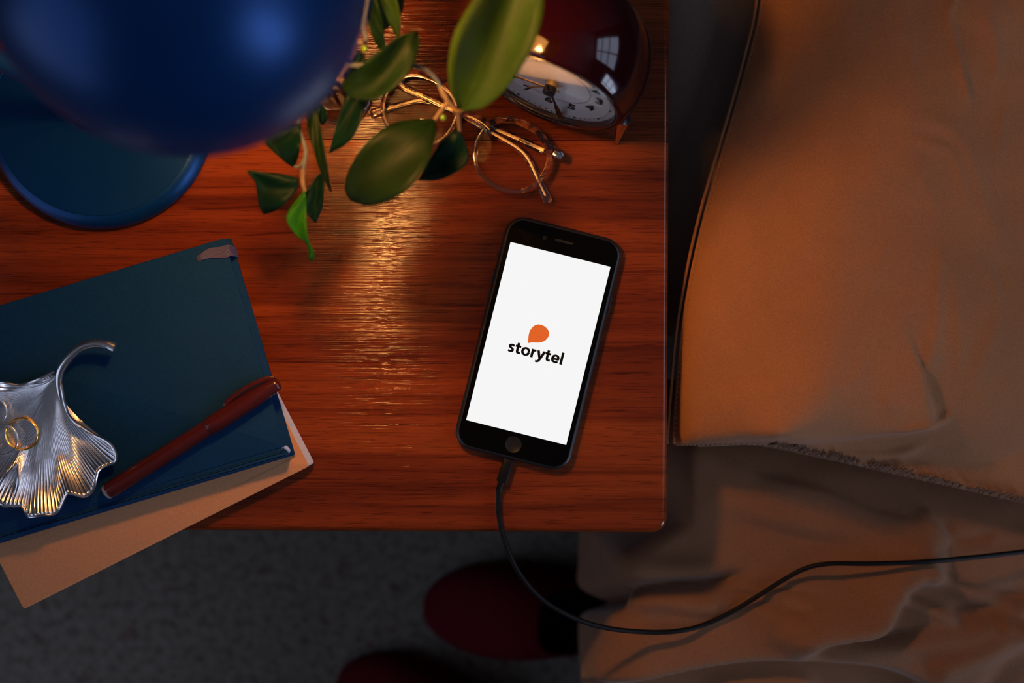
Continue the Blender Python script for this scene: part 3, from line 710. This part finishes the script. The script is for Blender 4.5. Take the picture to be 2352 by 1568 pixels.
for i in range(60):
    hour = i / 5; a = PI / 2 - hour * PI / 6
    Mm = Mc @ Matrix.Translation(dpos(hour, 0.0392, 0.0003)) @ Matrix.Rotation(a, 4, 'Z')
    if i % 5 == 0: mk.add([Mm @ Vector((0.00095 * math.cos(2 * PI * k / 14), 0.00095 * math.sin(2 * PI * k / 14), 0)) for k in range(14)], [tuple(range(14))])
    else: mk.add([Mm @ Vector(p) for p in ((-0.0010, -0.00022, 0), (0.0010, -0.00022, 0), (0.0010, 0.00022, 0), (-0.0010, 0.00022, 0))], [(0, 1, 2, 3)])
mk.build('minute_track', M_ink, ck, smooth=False)
rg = MB(); rows = [[Mc @ Vector((r * math.cos(2 * PI * k / 90), r * math.sin(2 * PI * k / 90), -0.0027)) for k in range(90)] for r in (0.0246, 0.0249)]
rg.grid(rows, cv=True); rg.build('alarm_ring', M_ink, ck, smooth=False)
def hand(hour, pts, z, mat, name):
    a = -hour * PI / 6; Mh = Mc @ Matrix.Rotation(a, 4, 'Z'); out = [(-w, y) for y, w in pts] + [(w, y) for y, w in pts[::-1]]
    return slab(out[::-1], z - 0.0035, z - 0.0030, Mh).build(name, mat, ck, smooth=False)
hand(5.45, [(-0.008, 0.0006), (0.006, 0.0006), (0.020, 0.0009), (0.026, 0.0017), (0.0385, 0.0021), (0.0395, 0.0006)], 0.0058, M_hand, 'minute_hand')
hand(8.75, [(-0.006, 0.0009), (0.018, 0.0009), (0.019, 0.0013), (0.0275, 0.0009)], 0.0046, M_brass, 'hour_hand')
hand(7.35, [(-0.010, 0.0004), (0.016, 0.0004), (0.022, 0.0006)], 0.0030, M_brass, 'alarm_hand')
MB().lathe([(0, -0.003), (0.0038, -0.003), (0.0038, 0.0004), (0, 0.0004)], Mc, 28).build('hub', M_brass, ck)
MB().lathe([(0.0030, 0.0003), (0.0040, 0.0005), (0.0040, 0.0046), (0.0034, 0.0052), (0, 0.0053)], Mc, 28).build('hub_cap', M_hand, ck)
gz = Vector((0, 0, T))
for sgn, dpth in ((1, -0.012), (-1, -0.012), (0, -0.050)):
    top = Vector((dc.x, dc.y, 0)) + u * (sgn * 0.0490) + bk * (0.0060 if sgn else 0.050); top.z = T + 0.034
    foot = Vector((dc.x, dc.y, 0)) + u * (sgn * 0.0515) + bk * (-0.004 if sgn else 0.062); foot.z = T + 0.0005
    MB().tube([top, foot + (top - foot) * 0.05, foot], [0.0050, 0.0013, 0.0008], 20).build('leg', M_chrome, ck)

# ------------------------------------------------------------------ eyeglasses
gm = P(1068.5, 306, 0.012); ex = Vector((0.893, -0.450, 0)); ey0 = Vector((0.450, 0.893, 0))
tg = 0.07; ey = (ey0 * math.cos(tg) + Vector((0, 0, math.sin(tg)))).normalized(); ez = ex.cross(ey)
gm.z = T + 0.0112
Mg = frame(ex, ey, ez, gm)
gl = thing('eyeglasses', 'tortoiseshell round eyeglasses lying folded on the nightstand', 'eyeglasses', (gm.x, gm.y, T))
def lens_pt(a, side, k=1.0, g=0.0):
    e = 0.90; ca, sa = math.cos(a), math.sin(a)
    x = (0.0232 * k + g) * math.copysign(abs(ca) ** e, ca); y = (0.0205 * k + g) * math.copysign(abs(sa) ** e, sa)
    x *= 1 + 0.05 * sa
    return Vector((side * 0.0338 + x, y, 0))
fr = MB()
for side in (-1, 1):
    loops = []
    NA = 72
    for j in range(NA):
        a = 2 * PI * j / NA; top = max(0, math.sin(a)) ** 2
        wdt = 0.0030 + 0.0016 * top
        o1 = lens_pt(a, side, 1, wdt); i1 = lens_pt(a, side, 1, 0.0)
        hz = 0.0016
        loops.append([Mg @ (i1 + Vector((0, 0, -hz))), Mg @ (o1 + Vector((0, 0, -hz * 0.7))), Mg @ (o1 + Vector((0, 0, hz * 0.7))), Mg @ (i1 * 0.4 + o1 * 0.6 + Vector((0, 0, hz))), Mg @ (i1 + Vector((0, 0, hz * 0.8)))])
    fr.grid(loops, cu=True, cv=True)
    # end piece
    s = side
    fr.tube([Mg @ Vector((s * 0.0515, 0.0160, 0)), Mg @ Vector((s * 0.0575, 0.0158, 0)), Mg @ Vector((s * 0.0630, 0.0148, -0.0006)), Mg @ Vector((s * 0.0650, 0.0142, -0.0012))], [1.0, 1.0, 0.9, 0.5], 14, flat=(0.0034, 0.0016), up=Mg.to_3x3() @ Vector((0, 0, 1)))
br = [(-0.0135, 0.0095), (-0.0075, 0.0115), (0, 0.0122), (0.0075, 0.0115), (0.0135, 0.0095)]
fr.tube([Mg @ Vector((x, y, 0.0004)) for x, y in br], [1.25, 1, 0.95, 1, 1.25], 14, flat=(0.0030, 0.0017), up=Mg.to_3x3() @ Vector((0, 0, 1)))
fr.build('rim_frame', M_tort, gl, angle=35)
for side in (-1, 1):
    mb = MB(); ring = [Mg @ lens_pt(2 * PI * j / 48, side, 1, 0.0004) for j in range(48)]
    cen = Mg @ Vector((side * 0.0338, 0, 0.0016)); mb.add(ring + [cen], [(j, (j + 1) % 48, 48) for j in range(48)])
    mb.build('lens', M_lens, gl)
    slab([(x + side * 0.0610, y + 0.0145) for x, y in rrect(0.0066, 0.0036, 0.0012, 4)], 0.0015, 0.0024, Mg, 0.0003, 2).build('hinge_plate', M_chrome, gl)
def temple(pxs, zz, hinge, words):
    pts = [hinge] + [P(x, y, zz + dz) for x, y, dz in pxs]
    sp_ = [Vector(p) for p in spline([tuple(p) for p in pts], 8)]; n = len(sp_)
    rr = [1.0 - 0.25 * (i / n) + (0.5 * max(0, (i / n - 0.8) / 0.2)) for i in range(n)]; rr[-1] *= 0.7
    tp = MB().tube(sp_, rr, 16, flat=(0.0027, 0.0011), up=Vector((0, 0, 1))).build('temple', M_tort, gl)
    core = [p + Vector((0, 0, 0.00115)) for p in sp_[3:int(n * 0.94)]]
    MB().tube(core, [1.0 - 0.45 * i / len(core) for i in range(len(core))], 10, flat=(0.0012, 0.00025), up=Vector((0, 0, 1))).build('temple_core', M_core, tp, label='gold metal core')
    for tx, px0, px1, size in words:
        a, b = P(*px0, zz), P(*px1, zz); d = (b - a).normalized(); pr = Vector((-d.y, d.x, 0))
        text_mb(tx, size, frame(d, pr, Vector((0, 0, 1)), (a + b) / 2 + Vector((0, 0, 0.0017))), 0.00005).build('lettering', M_ink, tp, smooth=False)
temple([(1248, 345, 0), (1200, 324, 0), (1142, 299, 0), (1060, 263, 0), (1011, 240, 0), (966, 231, 0), (930, 238, 0), (891, 250, 0), (850, 263, 0)], 0.0024, Mg @ Vector((0.0610, 0.0145, -0.0028)), [('gold dust', (1195, 322), (1213, 330), 0.0021)])
temple([(926, 199, 0), (970, 220, 0), (1015, 241, 0), (1070, 267, 0), (1126, 303, 0), (1187, 339, 0), (1213, 366, 0), (1234, 410, 0), (1248, 440, 0), (1261, 466, 0)], 0.0052, Mg @ Vector((-0.0610, 0.0145, -0.0020)), [('& tate', (935, 201), (953, 209), 0.0034), ('acetate cellulose', (978, 222), (1008, 237), 0.0021)])

# ------------------------------------------------------------------ glass vase and cut branches
vb = P(786, 220, 0)
gv = thing('glass_vase', 'small clear glass vase holding leafy branches, partly under the lamp shade', 'vase', (vb.x, vb.y, T))
VR = 0.0205
glass = NT('vase_glass'); glass.setp(Base_Color=(0.95, 0.96, 1.0), Roughness=0.03, Transmission_Weight=1.0, IOR=1.46)
pv = [(0, 0.0004), (VR - 0.002, 0.0004), (VR, 0.003), (VR, 0.010), (VR - 0.0005, 0.05), (VR - 0.004, 0.070), (VR - 0.0095, 0.080), (VR - 0.0105, 0.092), (VR - 0.0085, 0.098), (VR - 0.0098, 0.0985),
      (VR - 0.0122, 0.092), (VR - 0.0113, 0.080), (VR - 0.0055, 0.069), (VR - 0.0020, 0.05), (VR - 0.0022, 0.012), (VR - 0.006, 0.0075), (0, 0.0068)]
MB().lathe([tuple(p) for p in pv], Matrix.Translation((vb.x, vb.y, T)), 56).build('bottle', glass.mat, gv, angle=60)
wt = NT('water'); wt.setp(Base_Color=(0.97, 0.98, 1.0), Roughness=0.0, Transmission_Weight=1.0, IOR=1.33)
MB().lathe([(0, 0.0071), (VR - 0.0062, 0.0078), (VR - 0.0024, 0.0122), (VR - 0.0022, 0.045), (0, 0.045)], Matrix.Translation((vb.x, vb.y, T)), 40).build('water', wt.mat, gv)

def leaf(parent, Lp, Rp, z0, z1, mat, fold=0.004, arch=0.006, twist=0.0, name='leaf'):
    """two edge polylines that share base and tip; folded about a midrib, arched and tilted in depth"""
    n, m = 22, 8
    A = resample(spline(Lp, 6), n); B = resample(spline(Rp, 6), n); rows = []
    for i in range(n):
        t = i / (n - 1); row = []
        for j in range(m + 1):
            s = j / m; p = A[i] * (1 - s) + B[i] * s; v = 2 * s - 1
            wd = np.linalg.norm(A[i] - B[i]) / 150.0
            z = z0 + (z1 - z0) * t + arch * math.sin(PI * t) + fold * wd * (abs(v) ** 1.7) + twist * v * min(1, wd) + 0.0012 * math.sin(9 * t + 3 * v)
            row.append(P(p[0], p[1], z))
        rows.append(row)
    mb = MB(); mb.grid(rows); o = mb.build(name, mat, parent, angle=180, solid=0.0005)
    rib = MB(); mid = [Vector(r[m // 2]) + Vector((0, 0, 0.0002)) for r in rows[:-1]]
    rib.tube(mid, [0.0006 * (1 - 0.8 * i / len(mid)) for i in range(len(mid))], 6); rib.build('midrib', mat, o)
    return o
def stem(parent, pts, r0, r1, mat):
    q = spline([tuple(P(*p)) for p in pts], 6); n = len(q)
    return MB().tube([Vector(p) for p in q], [r0 + (r1 - r0) * i / (n - 1) for i in range(n)], 8).build('stem', mat, parent)
def bud(parent, p, r, mat):
    c = P(*p); return MB().lathe([(r * math.sin(PI * k / 8), 1.4 * r * math.cos(PI * k / 8)) for k in range(9)], Matrix.Translation(c), 12).build('bud', mat, parent)
vt = (741, 138, 0.094)
b1 = thing('branch', 'leafy green branch with large oval leaves arching over the eyeglasses and clock', 'branch', tuple(P(*vt)))
st0 = [(vb.x + 0.004, vb.y, T + 0.012)]
stem(b1, [(797, 216, 0.012), (766, 178, 0.05), vt, (800, 150, 0.128), (880, 148, 0.142), (958, 152, 0.146), (1000, 180, 0.142), (1020, 222, 0.137)], 0.0015, 0.0012, M_stemg)
stem(b1, [(1012, 200, 0.140), (1030, 235, 0.138), (1050, 260, 0.134), (1056, 300, 0.126)], 0.0016, 0.0010, M_stem)
stem(b1, [(1028, 236, 0.138), (1012, 256, 0.138), (998, 276, 0.138)], 0.0014, 0.0010, M_stem)
stem(b1, [(1044, 252, 0.136), (1054, 256, 0.142), (1064, 252, 0.150)], 0.0012, 0.0009, M_stem)
stem(b1, [(800, 150, 0.128), (786, 172, 0.134), (787, 190, 0.139)], 0.0013, 0.0009, M_stem)
bud(b1, (1018, 270, 0.137), 0.0017, M_bud); bud(b1, (780, 183, 0.137), 0.0018, M_stem)
leaf(b1, [(1062, 254), (1040, 225), (1030, 180), (1031, 130), (1045, 75), (1075, 20), (1120, -40), (1190, -90)], [(1062, 254), (1110, 248), (1160, 205), (1200, 150), (1228, 95), (1245, 35), (1248, -20), (1235, -65), (1190, -90)], 0.150, 0.195, M_leafy, 0.012, 0.004, -0.002)
leaf(b1, [(786, 190), (800, 175), (830, 150), (870, 118), (920, 82), (958, 70)], [(786, 190), (800, 220), (830, 230), (865, 228), (905, 203), (940, 165), (960, 120), (963, 85), (958, 70)], 0.140, 0.158, M_leafm, 0.010, 0.006, -0.006)
leaf(b1, [(998, 275), (950, 275), (900, 285), (855, 315), (820, 355), (797, 400), (792, 435), (805, 460)], [(998, 275), (1002, 300), (995, 335), (985, 370), (962, 405), (930, 440), (885, 464), (840, 472), (805, 460)], 0.138, 0.128, M_leafm, 0.005, 0.012, 0.004)
leaf(b1, [(1050, 298), (1020, 318), (1000, 345), (980, 380), (962, 414)], [(1050, 298), (1064, 315), (1076, 355), (1068, 380), (1040, 400), (1005, 413), (962, 414)], 0.126, 0.108, M_leafd, 0.005, 0.002, -0.004)
leaf(b1, [(845, 140), (818, 165), (800, 205), (782, 255), (768, 305), (756, 351)], [(845, 140), (862, 165), (846, 215), (832, 265), (816, 305), (790, 335), (756, 351)], 0.118, 0.108, M_leafd, 0.004, 0.004, 0.004)
b2 = thing('branch', 'short drooping twig with small leaves below the lamp shade', 'branch', tuple(P(*vt)))
stem(b2, [(776, 226, 0.012), (745, 192, 0.05), (716, 156, 0.094), (702, 220, 0.106), (686, 288, 0.106), (700, 335, 0.106), (702, 360, 0.105), (696, 392, 0.104)], 0.0014, 0.0012, M_stemg)
stem(b2, [(696, 390, 0.104), (695, 415, 0.103), (700, 440, 0.102)], 0.0017, 0.0011, M_stem)
stem(b2, [(702, 355, 0.105), (690, 380, 0.105), (676, 383, 0.104)], 0.0009, 0.0008, M_stemg)
leaf(b2, [(712, 240), (706, 265), (708, 300), (720, 345), (733, 385), (748, 420), (762, 442)], [(712, 240), (728, 250), (735, 290), (745, 340), (753, 390), (762, 442)], 0.114, 0.108, M_leafm, 0.004, 0.006, 0.006)
leaf(b2, [(690, 285), (660, 288), (630, 305), (608, 325), (630, 350), (655, 372), (675, 384)], [(690, 285), (690, 310), (689, 340), (684, 365), (675, 384)], 0.108, 0.102, M_leafd, 0.004, 0.003, 0.004)
leaf(b2, [(685, 410), (650, 400), (610, 396), (567, 392), (585, 415), (590, 440), (594, 468), (606, 492)], [(685, 410), (684, 430), (668, 452), (648, 473), (625, 487), (606, 492)], 0.103, 0.098, M_leafd, 0.004, 0.004, -0.004)
leaf(b2, [(700, 438), (680, 460), (664, 482), (657, 503), (668, 525), (685, 543), (705, 560), (712, 598)], [(700, 438), (704, 460), (703, 500), (705, 530), (712, 560), (722, 580), (720, 598), (712, 598)], 0.102, 0.092, M_leafb, 0.003, 0.004, -0.003)
leaf(b2, [(703, 440), (701, 465), (706, 490), (718, 505), (726, 511)], [(703, 440), (720, 415), (738, 395), (744, 410), (744, 440), (740, 475), (726, 511)], 0.099, 0.092, M_leafd, 0.003, 0.002, 0.003)
leaf(b2, [(730, 235), (728, 255), (733, 278), (742, 287)], [(730, 235), (745, 245), (752, 265), (748, 280), (742, 287)], 0.102, 0.098, M_leafd, 0.003, 0.002, 0.002)
b3 = thing('branch', 'upright sprig with narrow yellow-green leaves behind the lamp shade', 'branch', tuple(P(*vt)))
stem(b3, [(786, 206, 0.012), (752, 168, 0.05), (724, 122, 0.094), (790, 100, 0.112), (838, 96, 0.132), (836, 60, 0.140), (846, 0, 0.150), (850, -60, 0.156)], 0.0014, 0.0011, M_stemg)
stem(b3, [(838, 96, 0.132), (834, 112, 0.134)], 0.0014, 0.0010, M_stem)
bud(b3, (838, 112, 0.135), 0.0018, M_bud); bud(b3, (830, 97, 0.136), 0.0020, M_stem)
leaf(b3, [(888, 122), (870, 112), (850, 70), (838, 20), (832, -30)], [(888, 122), (884, 90), (878, 50), (866, 0), (850, -40), (832, -30)], 0.126, 0.146, M_leafm, 0.004, 0.004, 0.008)
leaf(b3, [(914, 90), (895, 55), (880, 20), (862, -30)], [(914, 90), (920, 60), (916, 20), (900, -25), (862, -30)], 0.122, 0.140, M_leafy, 0.004, 0.004, 0.006)
leaf(b3, [(880, 70), (868, 50), (862, 20), (866, -25)], [(880, 70), (915, 45), (928, 5), (922, -25), (866, -25)], 0.110, 0.112, M_leafd, 0.003, 0.003, 0.0)
leaf(b3, [(822, 118), (806, 150), (800, 185), (812, 205)], [(822, 118), (838, 130), (836, 165), (824, 198), (812, 205)], 0.112, 0.104, M_leafd, 0.003, 0.003, 0.0)

# ------------------------------------------------------------------ notebooks, pen
def corner_frame(tr, dirx, diry, z):
    """frame at the lower right corner: local -x along the spine (to the left), +y towards the fore side"""
    o = P(*tr, z); a = Vector((dirx[0], -dirx[1], 0)).normalized(); b = Vector((diry[0], -diry[1], 0)).normalized()
    return frame(a, b, Vector((0, 0, 1)), Vector((o.x, o.y, T)))
kn = thing('notebook', 'kraft brown card notebook at the bottom of the stack, overhanging the table edge', 'notebook', tuple(P(300, 1000, 0)))
KT = 0.0085
Mk = corner_frame((717, 1067), (673, -337), (-88, -170), KT)
def local_rect(x0, x1, y0, y1, r=0.002, n=4): return [((x0 + x1) / 2 + x, (y0 + y1) / 2 + y) for x, y in rrect(x1 - x0, y1 - y0, r, n)]
slab(local_rect(-0.2140, -0.0016, 0, 0.148), 0.0004, 0.0013, Mk).build('back_cover', M_kraft, kn, smooth=False)
slab(local_rect(-0.2135, 0.0000, 0.0006, 0.1475, 0.0015), 0.00135, KT - 0.0010, Mk).build('page_block', M_paper, kn, smooth=False)
for k in range(1, 5):
    z = 0.0013 + (KT - 0.0025) * k / 5
    slab(local_rect(-0.2140, 0.0006, 0.0004, 0.1477, 0.0012), z, z + 0.00035, Mk).build('page_signature', M_paper, kn, smooth=False)
slab(local_rect(-0.2140, -0.0022, 0, 0.148), KT - 0.0009, KT, Mk, 0.0003, 2).build('front_cover', M_kraft, kn)
MB().box((-0.107, 0.0095, KT), (0.205, 0.0005, 0.00025), Mk).build('spine_crease', M_kraft, kn, smooth=False)
nb = thing('notebook', 'navy blue hardcover notebook with elastic loop, on top of the kraft notebook', 'notebook', tuple(P(250, 880, KT)))
z0 = KT + 0.0003; NT_ = 0.0235
Mn = corner_frame((661, 1047), (668, -200), (-152, -515), NT_)
MnL = corner_frame((668, 1052), (668, -200), (-152, -515), z0 + 0.002)
dl = Mn.inverted() @ MnL.translation; ox, oy = dl.x, dl.y
HB = 0.1475
def nav(x0, x1, y0, y1, a, b, nm, mat, r=0.0012, rr=0.0006, **kw): return slab(local_rect(x0, x1, y0, y1, r), a, b, Mn, rr, 2).build(nm, mat, nb, **kw)
nav(-0.2120, 0.0018, -0.0012, HB + 0.001, z0, z0 + 0.0024, 'back_cover', M_navy)
nav(-0.2080, -0.0032, 0.0020, HB - 0.003, z0 + 0.0026, NT_ - 0.0026, 'page_block', M_paper, rr=0.0002)
nav(-0.2115, 0.0, 0.0065, HB, NT_ - 0.0024, NT_, 'front_cover', M_navy, rr=0.0008)
nav(-0.2115, -0.0006, -0.0004, 0.0046, z0 + 0.001, NT_ - 0.0002, 'spine', M_navy, rr=0.0016)
nav(-0.2105, -0.0030, 0.0040, 0.0070, NT_ - 0.0024, NT_ - 0.0009, 'hinge_groove', M_navy, rr=0.0002)
MB().tube([Mn @ Vector(p) for p in ((-0.0028, 0.0070, NT_ - 0.0035), (-0.0010, 0.0055, NT_ - 0.0050), (-0.0004, 0.0030, NT_ - 0.0075), (-0.0016, 0.0012, NT_ - 0.0100))], [0.0009, 0.0015, 0.0015, 0.0008], 8).build('headband', M_paper, nb, label='white headband')
# elastic loop: comes out of an eyelet and wraps the right-hand edge
eh = Mn.inverted() @ P(459, 592, NT_); e1 = Mn.inverted() @ P(520, 577, NT_)
mb = MB(); md = MB()
def band(s):
    w0 = 0.0016; w1 = 0.0034
    path = [(eh.x, eh.y, NT_ - 0.0012, w0), (eh.x + 0.0015, eh.y + 0.0002, NT_ + 0.0008, w0 * 1.1), (eh.x + 0.008, eh.y + 0.0008, NT_ + 0.0010, 0.0028), (e1.x - 0.003, e1.y, NT_ + 0.0008, w1), (0.0004, e1.y, NT_ + 0.0006, w1),
            (0.0016, e1.y, NT_ - 0.0012, w1), (0.0026, e1.y, z0 + 0.004, w1), (0.0026, e1.y, z0 + 0.0004, w1), (0.0005, e1.y, z0 - 0.00025, w1)]
    return [(np.array(p[:3]) + np.array([0, s * p[3], 0])) for p in path]
for k in range(9):
    s = -1 + 2 * k / 8; q = spline([tuple(p) for p in band(s)], 6)
    mb.tube([Mn @ Vector(p) for p in q], 0.00045, 6)
rows = [[Mn @ Vector(p) for p in spline([tuple(p) for p in band(s)], 6)] for s in (-1, -0.3, 0.3, 1)]
mb.grid(rows); mb.build('elastic_band', M_elastic, nb, label='mauve woven elastic')
MB().lathe([(0.0011, -0.0002), (0.0021, 0.0000), (0.0021, 0.0003), (0.0012, 0.0004)], Mn @ Matrix.Translation((eh.x, eh.y, NT_)), 20).build('eyelet', M_elasticd, nb)
# pen
zp = NT_ + 0.0062
pa, pb = P(245, 1130, zp), P(640, 878, zp); pd = (pb - pa); PL = pd.length; pd.normalize(); pn = Vector((-pd.y, pd.x, 0)); Mpen = frame(pn, Vector((0, 0, 1)), pd, pa)
# local z along the pen, x across (towards the upper side), y up
pen = thing('pen', 'maroon felt-tip pen lying diagonally across the navy notebook', 'pen', tuple(pa - Vector((0, 0, 0.006))))
jl = (P(478, 981, zp) - pa).length
MB().lathe([(0.0, 0.0012), (0.0049, 0.0012), (0.0053, 0.003), (0.0054, 0.02), (0.0055, jl * 0.7), (0.0052, jl + 0.001), (0, jl + 0.001)], Mpen, 32).build('barrel', M_pen, pen)
MB().lathe([(0.0, -0.0006), (0.0044, -0.0006), (0.0049, 0.0000), (0.0050, 0.0014), (0, 0.0014)], Mpen, 32).build('end_plug', M_plug, pen)
MB().lathe([(0.0, jl + 0.0003), (0.0056, jl + 0.0003), (0.0060, jl + 0.0010), (0.0061, jl + 0.006), (0.0062, jl + 0.022), (0.0058, PL - 0.016), (0.0046, PL - 0.002), (0.0042, PL - 0.0006), (0.0034, PL), (0, PL)], Mpen, 36).build('cap', M_pen, pen)
q = [(0.0056, 0.0012, jl + 0.0165), (0.0070, 0.0012, jl + 0.0195), (0.0079, 0.0013, jl + 0.026), (0.0080, 0.0014, PL - 0.018), (0.0073, 0.0014, PL - 0.010), (0.0058, 0.0010, PL - 0.004), (0.0036, 0.0008, PL - 0.0008)]
MB().tube([Mpen @ Vector(p) for p in spline(q, 5)], [0.45, 0.7, 0.9] + [1.0] * 28, 12, flat=(0.0013, 0.0016), up=pn).build('clip', M_pen, pen)

# ------------------------------------------------------------------ ginkgo tray and rings
zt0 = NT_ + 0.0022
ap = np.array([130.0, 860.0])
right = [(137, 866), (143, 895), (150, 930), (165, 962), (200, 990), (245, 1012), (262, 1030), (268, 1050), (262, 1062), (241, 1070), (226, 1080), (221, 1095), (216, 1120), (206, 1134), (191, 1140), (167, 1134), (155, 1133), (146, 1150), (136, 1170), (121, 1181), (100, 1182), (70, 1186), (60, 1178), (50, 1162), (30, 1162), (5, 1158), (-12, 1150), (-8, 1125), (10, 1095), (42, 1064)]
axd = np.array([42.0, 1064.0]) - ap; axd /= np.linalg.norm(axd); axn = np.array([-axd[1], axd[0]])
def mir(p):
    r = np.array(p, float) - ap; a, b = r @ axd, r @ axn; return tuple(ap + axd * a - axn * b)
leftb = [(124, 853), (80, 873), (40, 884), (0, 878)] + [mir(p) for p in right[4:-1]] 
tray = thing('trinket_tray', 'silver ginkgo leaf shaped trinket tray with curled stem on the navy notebook', 'tray', tuple(P(60, 1020, zt0)))
def half(edge, nseg, name):
    E = resample(spline([tuple(p) for p in edge], 6), nseg); nr = 46; rows = []
    for i in range(nseg):
        e = E[i]; d = e - ap; L = np.linalg.norm(d); row = []
        for j in range(nr + 1):
            t = 0.015 + 0.985 * j / nr
            # ribs fan out from the stem: bend the rays towards the tray's axis near the apex
            base = ap + axd * (L * t * 0.9) ; straight = ap + d * t
            w = t ** 0.55; p = base * (1 - w) + straight * w
            rim = max(0.0, (t - 0.62) / 0.38)
            wave = math.sin(i * 0.16) * 0.0016
            z = zt0 + 0.0040 * (1 - t) ** 2 * 2.2 + 0.0085 * rim ** 2 + wave * rim
            z += 0.0006 * math.sin(i * 2 * PI / 4.0) * min(1, t * 2.2) * (1 - 0.35 * rim)
            row.append(P(p[0], p[1], z))
        rows.append(row)
    return rows
mb = MB(); mb.grid(half(right, 300, 'r')); mb.grid(half(leftb + [(42, 1064)], 300, 'l'))
mb.build('leaf_dish', M_silver, tray, angle=180, solid=0.0011)
rimm = MB(); E = half(right, 300, 'r')
for rows in (E, half(leftb + [(42, 1064)], 300, 'l')):
    rimm.tube([Vector(r[-1]) for r in rows[::2]], 0.0009, 8)
rimm.build('rim', M_silver, tray)
sp_ = spline([(140, 915, zt0 + 0.004), (136, 880, zt0 + 0.008), (140, 850, zt0 + 0.011), (158, 822, zt0 + 0.013), (184, 798, zt0 + 0.014), (214, 788, zt0 + 0.0145), (244, 790, zt0 + 0.014), (264, 798, zt0 + 0.013)], 8); n = len(sp_)
MB().tube([P(*p) for p in sp_], [0.0016 + 0.0012 * min(1, 3 * i / n) + 0.0006 * max(0, (i / n - 0.8) / 0.2) for i in range(n)], 18).build('stem', M_silver, tray)
def torus(c, R, r, hz, tiltx, tilty, mat, name, label, group=None):
    Mr = Matrix.Translation(c) @ Matrix.Rotation(tiltx, 4, 'X') @ Matrix.Rotation(tilty, 4, 'Y'); rows = []
    for i in range(64):
        a = 2 * PI * i / 64; row = []
        for j in range(12):
            b = 2 * PI * j / 12; rr = R + r * math.cos(b); row.append(Mr @ Vector((rr * math.cos(a), rr * math.sin(a), hz * math.sin(b))))
        rows.append(row)
    return tag(MB().grid(rows, cu=True, cv=True).build(name, mat), label, 'ring', group)
zr = zt0 + 0.0044
torus(P(50.5, 996, zr), 0.0101, 0.0007, 0.0014, 0.06, 0.05, M_gold, 'gold_ring', 'yellow gold ring lying on the silver ginkgo tray')
torus(P(4, 1009, zr + 0.0040), 0.0098, 0.00055, 0.0006, 0.02, 0.14, M_ringsil, 'silver_ring', 'thin silver ring overlapping the gold ring on the tray')
torus(P(-22, 945, zr + 0.0012), 0.0102, 0.00055, 0.0006, -0.05, 0.02, M_ringsil, 'silver_ring', 'thin silver ring on the tray, cut by the photo edge, above the other silver ring')

# ------------------------------------------------------------------ slippers
def slipper(toe, heading, label):
    """toe at local origin, foot runs along +x; Length 0.27"""
    Ms = Matrix.Translation((toe[0], toe[1], 0)) @ Matrix.Rotation(heading, 4, 'Z')
    s = thing('slipper', label, 'slipper', (toe[0], toe[1], 0), 'red felt slippers on the carpet')
    def hw(x):
        t = x / 0.27
        return 0.0505 * math.sqrt(max(0, 1 - (1 - min(1, t / 0.36)) ** 2.3)) * (1 - 0.30 * sstep(np.array((t - 0.36) / 0.45))) * math.sqrt(max(0.0, 1 - max(0, (t - 0.86) / 0.14) ** 2.2))
    xs = [0.27 * (1 - math.cos(PI * k / 44)) / 2 for k in range(45)]
    out = [(x, -float(hw(x)) - 1e-4) for x in xs] + [(x, float(hw(x)) + 1e-4) for x in xs[::-1]]
    slab(out, 0.001, 0.014, Ms, 0.003, 2).build('sole', M_sole, s)
    slab([(0.135 + (x - 0.135) * 0.95, y * 0.93) for x, y in out], 0.0135, 0.0165, Ms).build('insole', M_insole, s)
    rows = []; n = 40; xe = 0.150
    for i in range(n + 1):
        t = i / n; row = []
        for j in range(29):
            b = PI * j / 28; c = math.cos(b)
            xend = xe - 0.022 * (1 - abs(c) ** 2) + 0.055 * abs(c) ** 6
            x = xend * (1 - math.cos(PI * t / 2)) if t < 1 else xend
            w = float(hw(max(x, 0.0006))); hgt = 0.014 + 0.050 * sstep(np.array(min(1, x / 0.12))) ** 0.8
            row.append(Ms @ Vector((x, w * 1.015 * math.copysign(abs(c) ** 0.85, c), 0.010 + float(hgt) * math.sin(b) ** 0.8)))
        rows.append(row)
    MB().grid(rows).build('upper', M_felt, s, angle=180, solid=0.004)
    # low side wall behind the opening
    rows = []
    for sg in (-1, 1):
        w_ = []
        for k in range(30):
            x = 0.15 + 0.115 * k / 29; w = float(hw(x)); hh = 0.016 + 0.016 * (1 - k / 29)
            w_.append((Ms @ Vector((x, sg * w, 0.008)), Ms @ Vector((x, sg * w * 0.985, hh))))
        rows.append(w_)
    mb = MB()
    for w_ in rows: mb.grid([[a, b] for a, b in w_])
    mb.build('side_wall', M_felt, s, angle=180, solid=0.004)
    return s
k5 = (T + H - 0.03) / F
slipper(((972 - 1176) * k5, (784 - 1402) * k5), math.radians(-2), 'dark red felt slipper tucked under the bedspread, nearer the nightstand')
slipper(((772 - 1176) * k5, (784 - 1568) * k5), math.radians(-20), 'dark red felt slipper farther from the nightstand, cut by the photo bottom')
